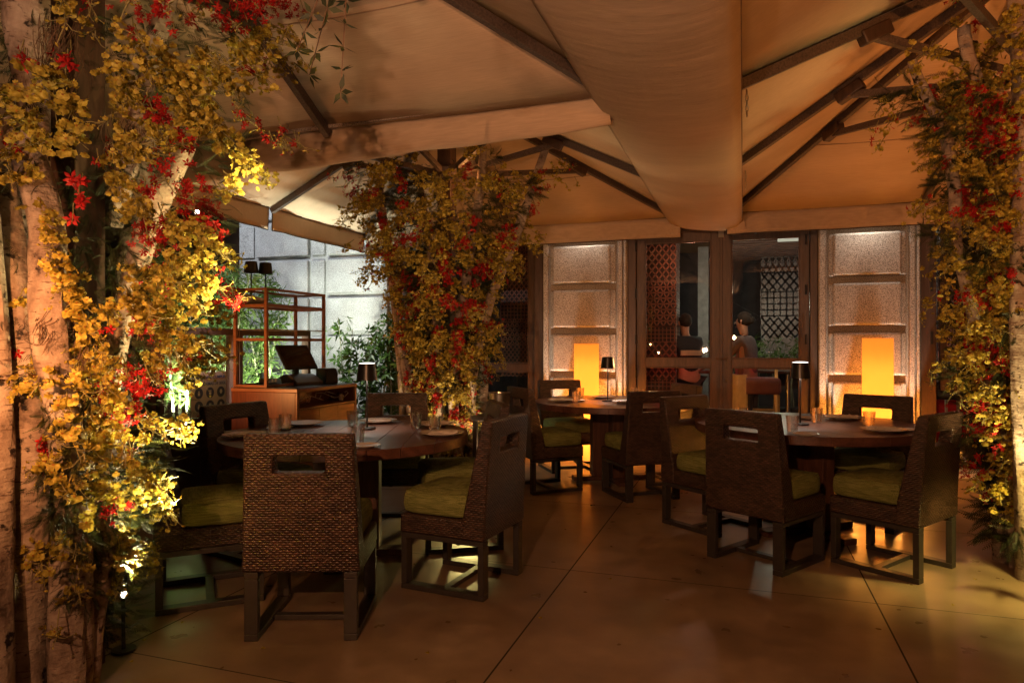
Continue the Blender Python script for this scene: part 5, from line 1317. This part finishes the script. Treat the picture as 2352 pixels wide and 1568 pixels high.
rA = [(290,5,15),(325,35,20),(370,20,26),(402,75,11),(432,30,18),(465,12,20),(500,30,22),(528,62,26),(560,25,28),(595,18,34),(632,10,26),(665,18,18),(700,32,7),(308,75,12),(48,125,12),(52,145,10),(162,128,11),(200,8,12),(135,160,14),(155,150,10),(550,152,11),(580,160,9),(610,155,8),(545,262,10),(540,245,8),(558,285,9),(590,290,9,2.7),(612,322,12,2.7),(648,302,7,2.7),(630,335,9,2.7),(660,345,9,2.7),(684,334,7,2.7),(190,430,24),(182,462,18),(225,378,12),(432,328,26),(362,362,18),(385,385,18),(340,442,18),(352,425,14),(432,442,24),(418,462,22),(470,432,16),(372,502,14),(465,512,24),(500,530,20),(432,520,20),(342,552,14),(168,505,8),(495,640,14),(520,690,14),(540,684,9),(30,800,20),(40,832,24),(62,852,16),(90,856,12),(20,882,12),(5,1030,12),(290,850,20),(308,882,20),(330,900,20),(342,870,14),(360,855,12),(310,942,14),(325,962,12),(398,852,10),(430,818,10),(452,812,7),(370,878,8),(300,1040,7),(5,900,10),(20,340,10),(370,900,8),(250,760,10)]
fA = [(225,600,60,2.7),(215,480,60,2.8),(210,350,60,2.85),(230,130,60,2.9),(280,560,50),(225,1085,34),(240,1205,40,2.62),(255,1150,30,2.65),(240,1300,20,2.66),(235,1440,12,2.75),(290,640,40),(290,790,30),(170,420,40,2.7),(180,560,40,2.75),(440,40,50),(520,60,40),(110,1180,24,2.4),(110,1080,20,2.4),(210,1260,24),(150,1150,50,2.36),(172,1050,44,2.36),(150,1290,34,2.36),(190,1180,40,2.45),(120,960,26,2.34),(215,760,40,2.5),(220,900,40,2.5),(150,1100,60,2.38),(180,1220,50,2.4),(160,1340,36,2.4),(205,1360,30,2.5),(150,1000,40,2.38),(130,1180,40,2.36)]
flower_tree('flowered_birch_tree', 'large birch trunks wrapped in yellow and red orchids at the left edge', MA, D, 180, logsA, yA, rA, fA, envA, 11, .0195, 20, 3600,
            [(130, 150, 60, 230, 2.42), (175, 850, 60, 260, 2.5), (300, 330, 60, 120, 2.6), (95, 760, 30, 90, 2.4)], dens=1.15, extra=(34, 18))

# ---------- middle tree
def hB(l): return [(705.6+.5*a[0], 274.4+.5*a[1], .5*a[2]) for a in l]
envB = interp([(0, .24), (.6, .27), (1.2, .40), (1.8, .56), (2.4, .85), (2.9, 1.05)])
logsB = [
 ([(1003, 1108, 6.35), (1004, 960, 6.35), (1012, 820, 6.35), (998, 700, 6.35), (985, 560, 6.4)], [13, 12, 12, 10, 8]),
 ([(1050, 1105, 6.4), (1040, 900, 6.4), (1065, 700, 6.35), (1078, 560, 6.3), (1105, 420, 6.3), (1112, 345, 6.4)], [13, 12, 12, 11, 10, 8]),
 ([(1085, 1100, 6.5), (1085, 880, 6.5), (1125, 680, 6.4), (1190, 520, 6.3), (1230, 420, 6.3), (1258, 330, 6.3)], [12, 12, 11, 10, 9, 8]),
 ([(960, 1105, 6.5), (945, 920, 6.5), (905, 700, 6.5), (892, 560, 6.5), (872, 430, 6.5), (880, 370, 6.5)], [12, 12, 10, 9, 9, 8]),
 ([(935, 1100, 6.6), (925, 900, 6.6), (912, 760, 6.6), (920, 600, 6.7)], [10, 10, 9, 8]),
 ([(1100, 1095, 6.8), (1110, 850, 6.8), (1090, 600, 6.8)], [12, 11, 10]), ([(985, 1095, 6.9), (985, 600, 6.9), (960, 380, 6.9)], [12, 10, 8]),
]
yB = hB([(300,240,42),(370,270,44),(430,290,36),(500,180,28),(400,205,34),(650,250,30),(700,262,34),(760,300,34),(750,150,40),(800,128,26),(540,390,44),(450,380,34),(600,350,34),(700,340,44),(820,310,28),(900,220,22),(960,250,22),(920,420,20),(170,430,34),(205,462,28),(150,492,18),(185,580,20),(165,600,8),(290,520,36),(350,520,36),(300,478,30),(400,480,36),(520,560,44),(560,520,36),(440,560,36),(380,640,44),(300,640,36),(270,700,36),(250,742,28),(350,700,42),(430,722,36),(640,640,44),(720,602,44),(660,682,36),(780,560,38),(850,570,54),(920,560,46),(980,640,28),(1000,560,38),(1050,600,32),(1070,540,26),(930,680,38),(880,740,36),(950,720,26),(980,700,20),(680,770,34),(680,850,26),(440,822,34),(470,880,40),(450,960,44),(500,1000,34),(420,1050,34),(540,1080,32),(440,1120,32),(400,900,34),(402,980,30),(700,960,44),(720,1040,42),(680,1030,30),(760,1110,28),(872,890,20),(850,960,36),(860,1040,40),(880,1100,26),(900,1130,12),(500,1180,26),(540,1200,26),(720,1150,34),(680,1220,26),(742,1300,24),(770,1330,20),(850,1150,22),(512,840,30),(800,640,34),(1180,210,26),(1150,280,24),(1240,290,8),(1140,222,18),(1200,320,10),(430,420,30),(500,640,30),(600,700,20),(540,1260,18),(450,1240,18),(600,450,26),(380,800,30),(700,500,24),(860,800,24)])
rB = hB([(100,260,12),(135,268,12),(180,250,18),(210,282,22),(230,232,16),(170,308,8),(340,440,20),(345,472,16),(430,482,18),(550,480,28),(522,502,22),(490,440,18),(690,570,16),(732,220,26),(722,262,20),(1080,250,22),(1062,330,24),(1100,312,18),(1050,400,20),(1030,430,14),(800,680,26),(772,700,20),(280,780,9),(300,700,16),(432,780,20),(480,782,18),(530,850,18),(470,1130,20),(462,1160,14),(800,860,28),(760,900,28),(830,950,22),(772,962,18),(800,1120,22),(832,1160,24),(820,1202,18),(732,1260,28),(720,1310,22),(760,1392,22),(700,1392,20),(920,742,12),(400,590,20),(1210,215,8),(440,600,22),(650,620,18),(520,1210,16),(680,600,12)])
fB = hB([(500,200,120),(560,300,80),(480,300,80),(240,220,60),(620,450,60),(560,620,60),(600,760,60),(540,700,50),(850,180,40),(1020,320,60),(960,420,40),(660,900,50),(640,1200,50),(560,900,40),(620,1100,40),(620,1350,40),(500,700,60),(820,420,40)])
flower_tree('flowered_birch_tree', 'flowered birch column rising behind the left table to the canopy in the middle', MB_, 6.6, 1030, logsB, yB, rB, fB, envB, 22, .0182, 24, 3600, None, 1.2, extra=(170, 95))

# ---------- right tree
envC = interp([(0, .30), (.6, .36), (1.2, .48), (1.8, .56), (2.4, .62), (2.9, .8)])
logsC = [
 ([(2215, 62, 3.9), (2228, 130, 3.9), (2262, 260, 3.95), (2290, 420, 4.0), (2320, 640, 4.05)], [13, 13, 13, 14, 14]),
 ([(2098, 140, 4.0), (2125, 215, 4.0), (2175, 330, 4.02), (2200, 450, 4.05), (2190, 560, 4.05), (2222, 680, 4.05), (2262, 800, 4.1), (2310, 960, 4.15), (2330, 1300, 4.15)], [10, 11, 13, 13, 13, 13, 14, 16, 18]),
 ([(2345, -20, 3.8), (2340, 200, 3.8), (2348, 500, 3.8), (2350, 900, 3.85), (2352, 1330, 3.9)], [20, 20, 20, 20, 20]),
 ([(2300, 1310, 4.25), (2290, 900, 4.3), (2250, 400, 4.3), (2230, 100, 4.3)], [16, 15, 14, 12]), ([(2420, 1350, 4.0), (2420, 700, 4.0), (2450, 100, 4.0)], [20, 20, 20]),
]
yC = [(2030,232,13),(2046,255,14),(2100,160,16),(2090,120,10),(2132,115,12),(2162,122,14),(2190,152,16),(2215,165,12),(2030,300,12),(2020,335,9),(2052,272,14),(2310,62,28),(2332,30,24),(2340,95,28),(2320,152,22),(2200,380,20),(2240,392,28),(2290,402,28),(2330,392,24),(2200,332,12),(2302,300,22),(2340,252,24),(2110,480,22),(2140,492,22),(2162,512,20),(2180,542,20),(2340,502,28),(2330,562,24),(2147,592,15),(2132,632,14),(2170,575,18),(2130,695,14),(2120,725,10),(2180,610,20),(2205,602,24),(2250,622,30),(2300,662,30),(2190,722,28),(2232,762,30),(2165,770,16),(2190,822,32),(2240,832,34),(2160,842,14),(2145,860,10),(2200,882,26),(2282,752,30),(2320,802,30),(2332,872,30),(2282,902,30),(2240,912,22),(2300,962,30),(2332,1002,30),(2262,952,22),(2300,1052,28),(2340,1082,30),(2320,1122,32),(2340,1155,24),(2292,1132,24),(2255,1102,18),(2280,1172,14),(2230,1130,10),(2340,702,30),(2300,562,30),(2252,542,30),(2210,500,20),(2230,680,20),(2240,450,16),(2300,480,20),(2300,340,14),(2270,1010,18),(2320,1190,16),(2180,660,14),(2380,400,30),(2380,700,30),(2380,1000,30),(2390,200,30),(2110,200,22,4),(2150,240,22,4),(2180,190,24,4),(2210,260,26,4),(2150,320,18,4),(2230,120,22,4),(2260,180,28,4),(2200,60,16,4),(2290,110,26,4)]
rC = [(2092,282,9),(2112,276,12),(2142,290,9),(2010,300,5),(2000,330,6),(2060,275,8),(2250,12,14),(2192,0,9),(2282,240,22),(2240,252,14),(2300,262,18),(2280,320,24),(2312,352,20),(2170,382,12),(2230,332,14),(2130,462,9),(2108,470,6),(2200,492,14),(2240,502,18),(2270,482,18),(2302,522,20),(2340,642,16),(2320,632,14),(2202,682,16),(2232,692,14),(2160,682,7),(2255,702,12),(2330,862,13),(2250,872,13),(2250,932,16),(2240,942,12),(2282,1002,10),(2220,1082,18),(2240,1062,13),(2262,1092,14),(2290,1042,10),(2330,1102,10),(2195,1095,6),(2175,930,6),(2260,210,12),(2330,440,14),(2270,440,12),(2180,250,15,4),(2222,200,15,4),(2240,60,14,4),(2300,180,16,4)]
fC = [(2230,200,45),(2170,260,26),(2200,290,24),(2200,560,30),(2270,330,40),(2300,220,36),(2180,360,24),(2280,420,36),(2320,600,40),(2335,1215,14,3.7),(2330,1240,10,3.7),(2200,860,24),(2330,750,40),(2310,850,30),(2240,1000,20),(2260,600,30),(2050,220,12),(2085,200,20,4),(2120,232,24,4),(2150,300,22,4),(2200,180,28,4),(2240,120,28,4),(2170,420,24,4.05),(2150,540,22,4.05)]
flower_tree('flowered_birch_tree', 'flowered birch column at the right edge beside the right table', MC, 4.22, 2345, logsC, yC, rC, fC, envC, 33, .0175, 18, 3600, extra=(240, 140))

# loose leaf spray hanging from the near left canopy
def loose(px, py, d, lab):
    rng = np.random.default_rng(5); p = W(px, py, d); e = empty('hanging_leaf_spray', p, 0, lab, 'leaf spray'); q = []; P = []; N = []
    for k in range(3):
        v = np.array([rng.normal()*.10, rng.normal()*.10, -.16-.05*k]); q.append([np.array([0, 0, .25])*(1-t)+v*t for t in np.linspace(0, 1, 6)])
        for t in np.linspace(.2, 1, 7): P.append(q[-1][0]*(1-t)+v*t); N.append(rng.normal(size=3)+np.array([0, 0, -.5]))
    V, F = tubes_np(q, [.003]*3); np_mesh('stems', V, F, [M['fibre']], e)
    T, F = leaf_template(5, 1, .34, .2); P = np.array(P); V, F2 = scatter(T, F, P, frames(np.array(N), rng), rng.uniform(.035, .06, len(P))); np_mesh('foliage', V, F2, [M['fern']], e)
loose(806, 20, 1.9, 'dark leafy twig dangling into the top of the picture under the near canopy')

# petals fallen on the floor
pt = MB(); pt.add([(.012*math.cos(a), .009*math.sin(a), .004+.003*math.sin(2*a)) for a in [k*PI/4 for k in range(8)]]+[(0, 0, .002)], [(k, (k+1) % 8, 8) for k in range(8)])
po_ = None; rr = random.Random(3)
for (px, py) in [(604, 1490), (330, 1470), (420, 1430), (300, 1520), (1240, 1420), (980, 1500), (1400, 1330), (2240, 1330), (2190, 1390)]:
    if po_ is None: o = po_ = pt.build('fallen_petal', M['yellow'], None)
    else: o = po_.copy(); COL.objects.link(o)
    p = WZ(px, py, 0); p.z = .001; o.location = p; o.rotation_euler = (0, 0, rr.uniform(0, 6)); tag(o, 'tiny yellow petal lying on the concrete floor', 'petal', 'yellow petals fallen on the floor')
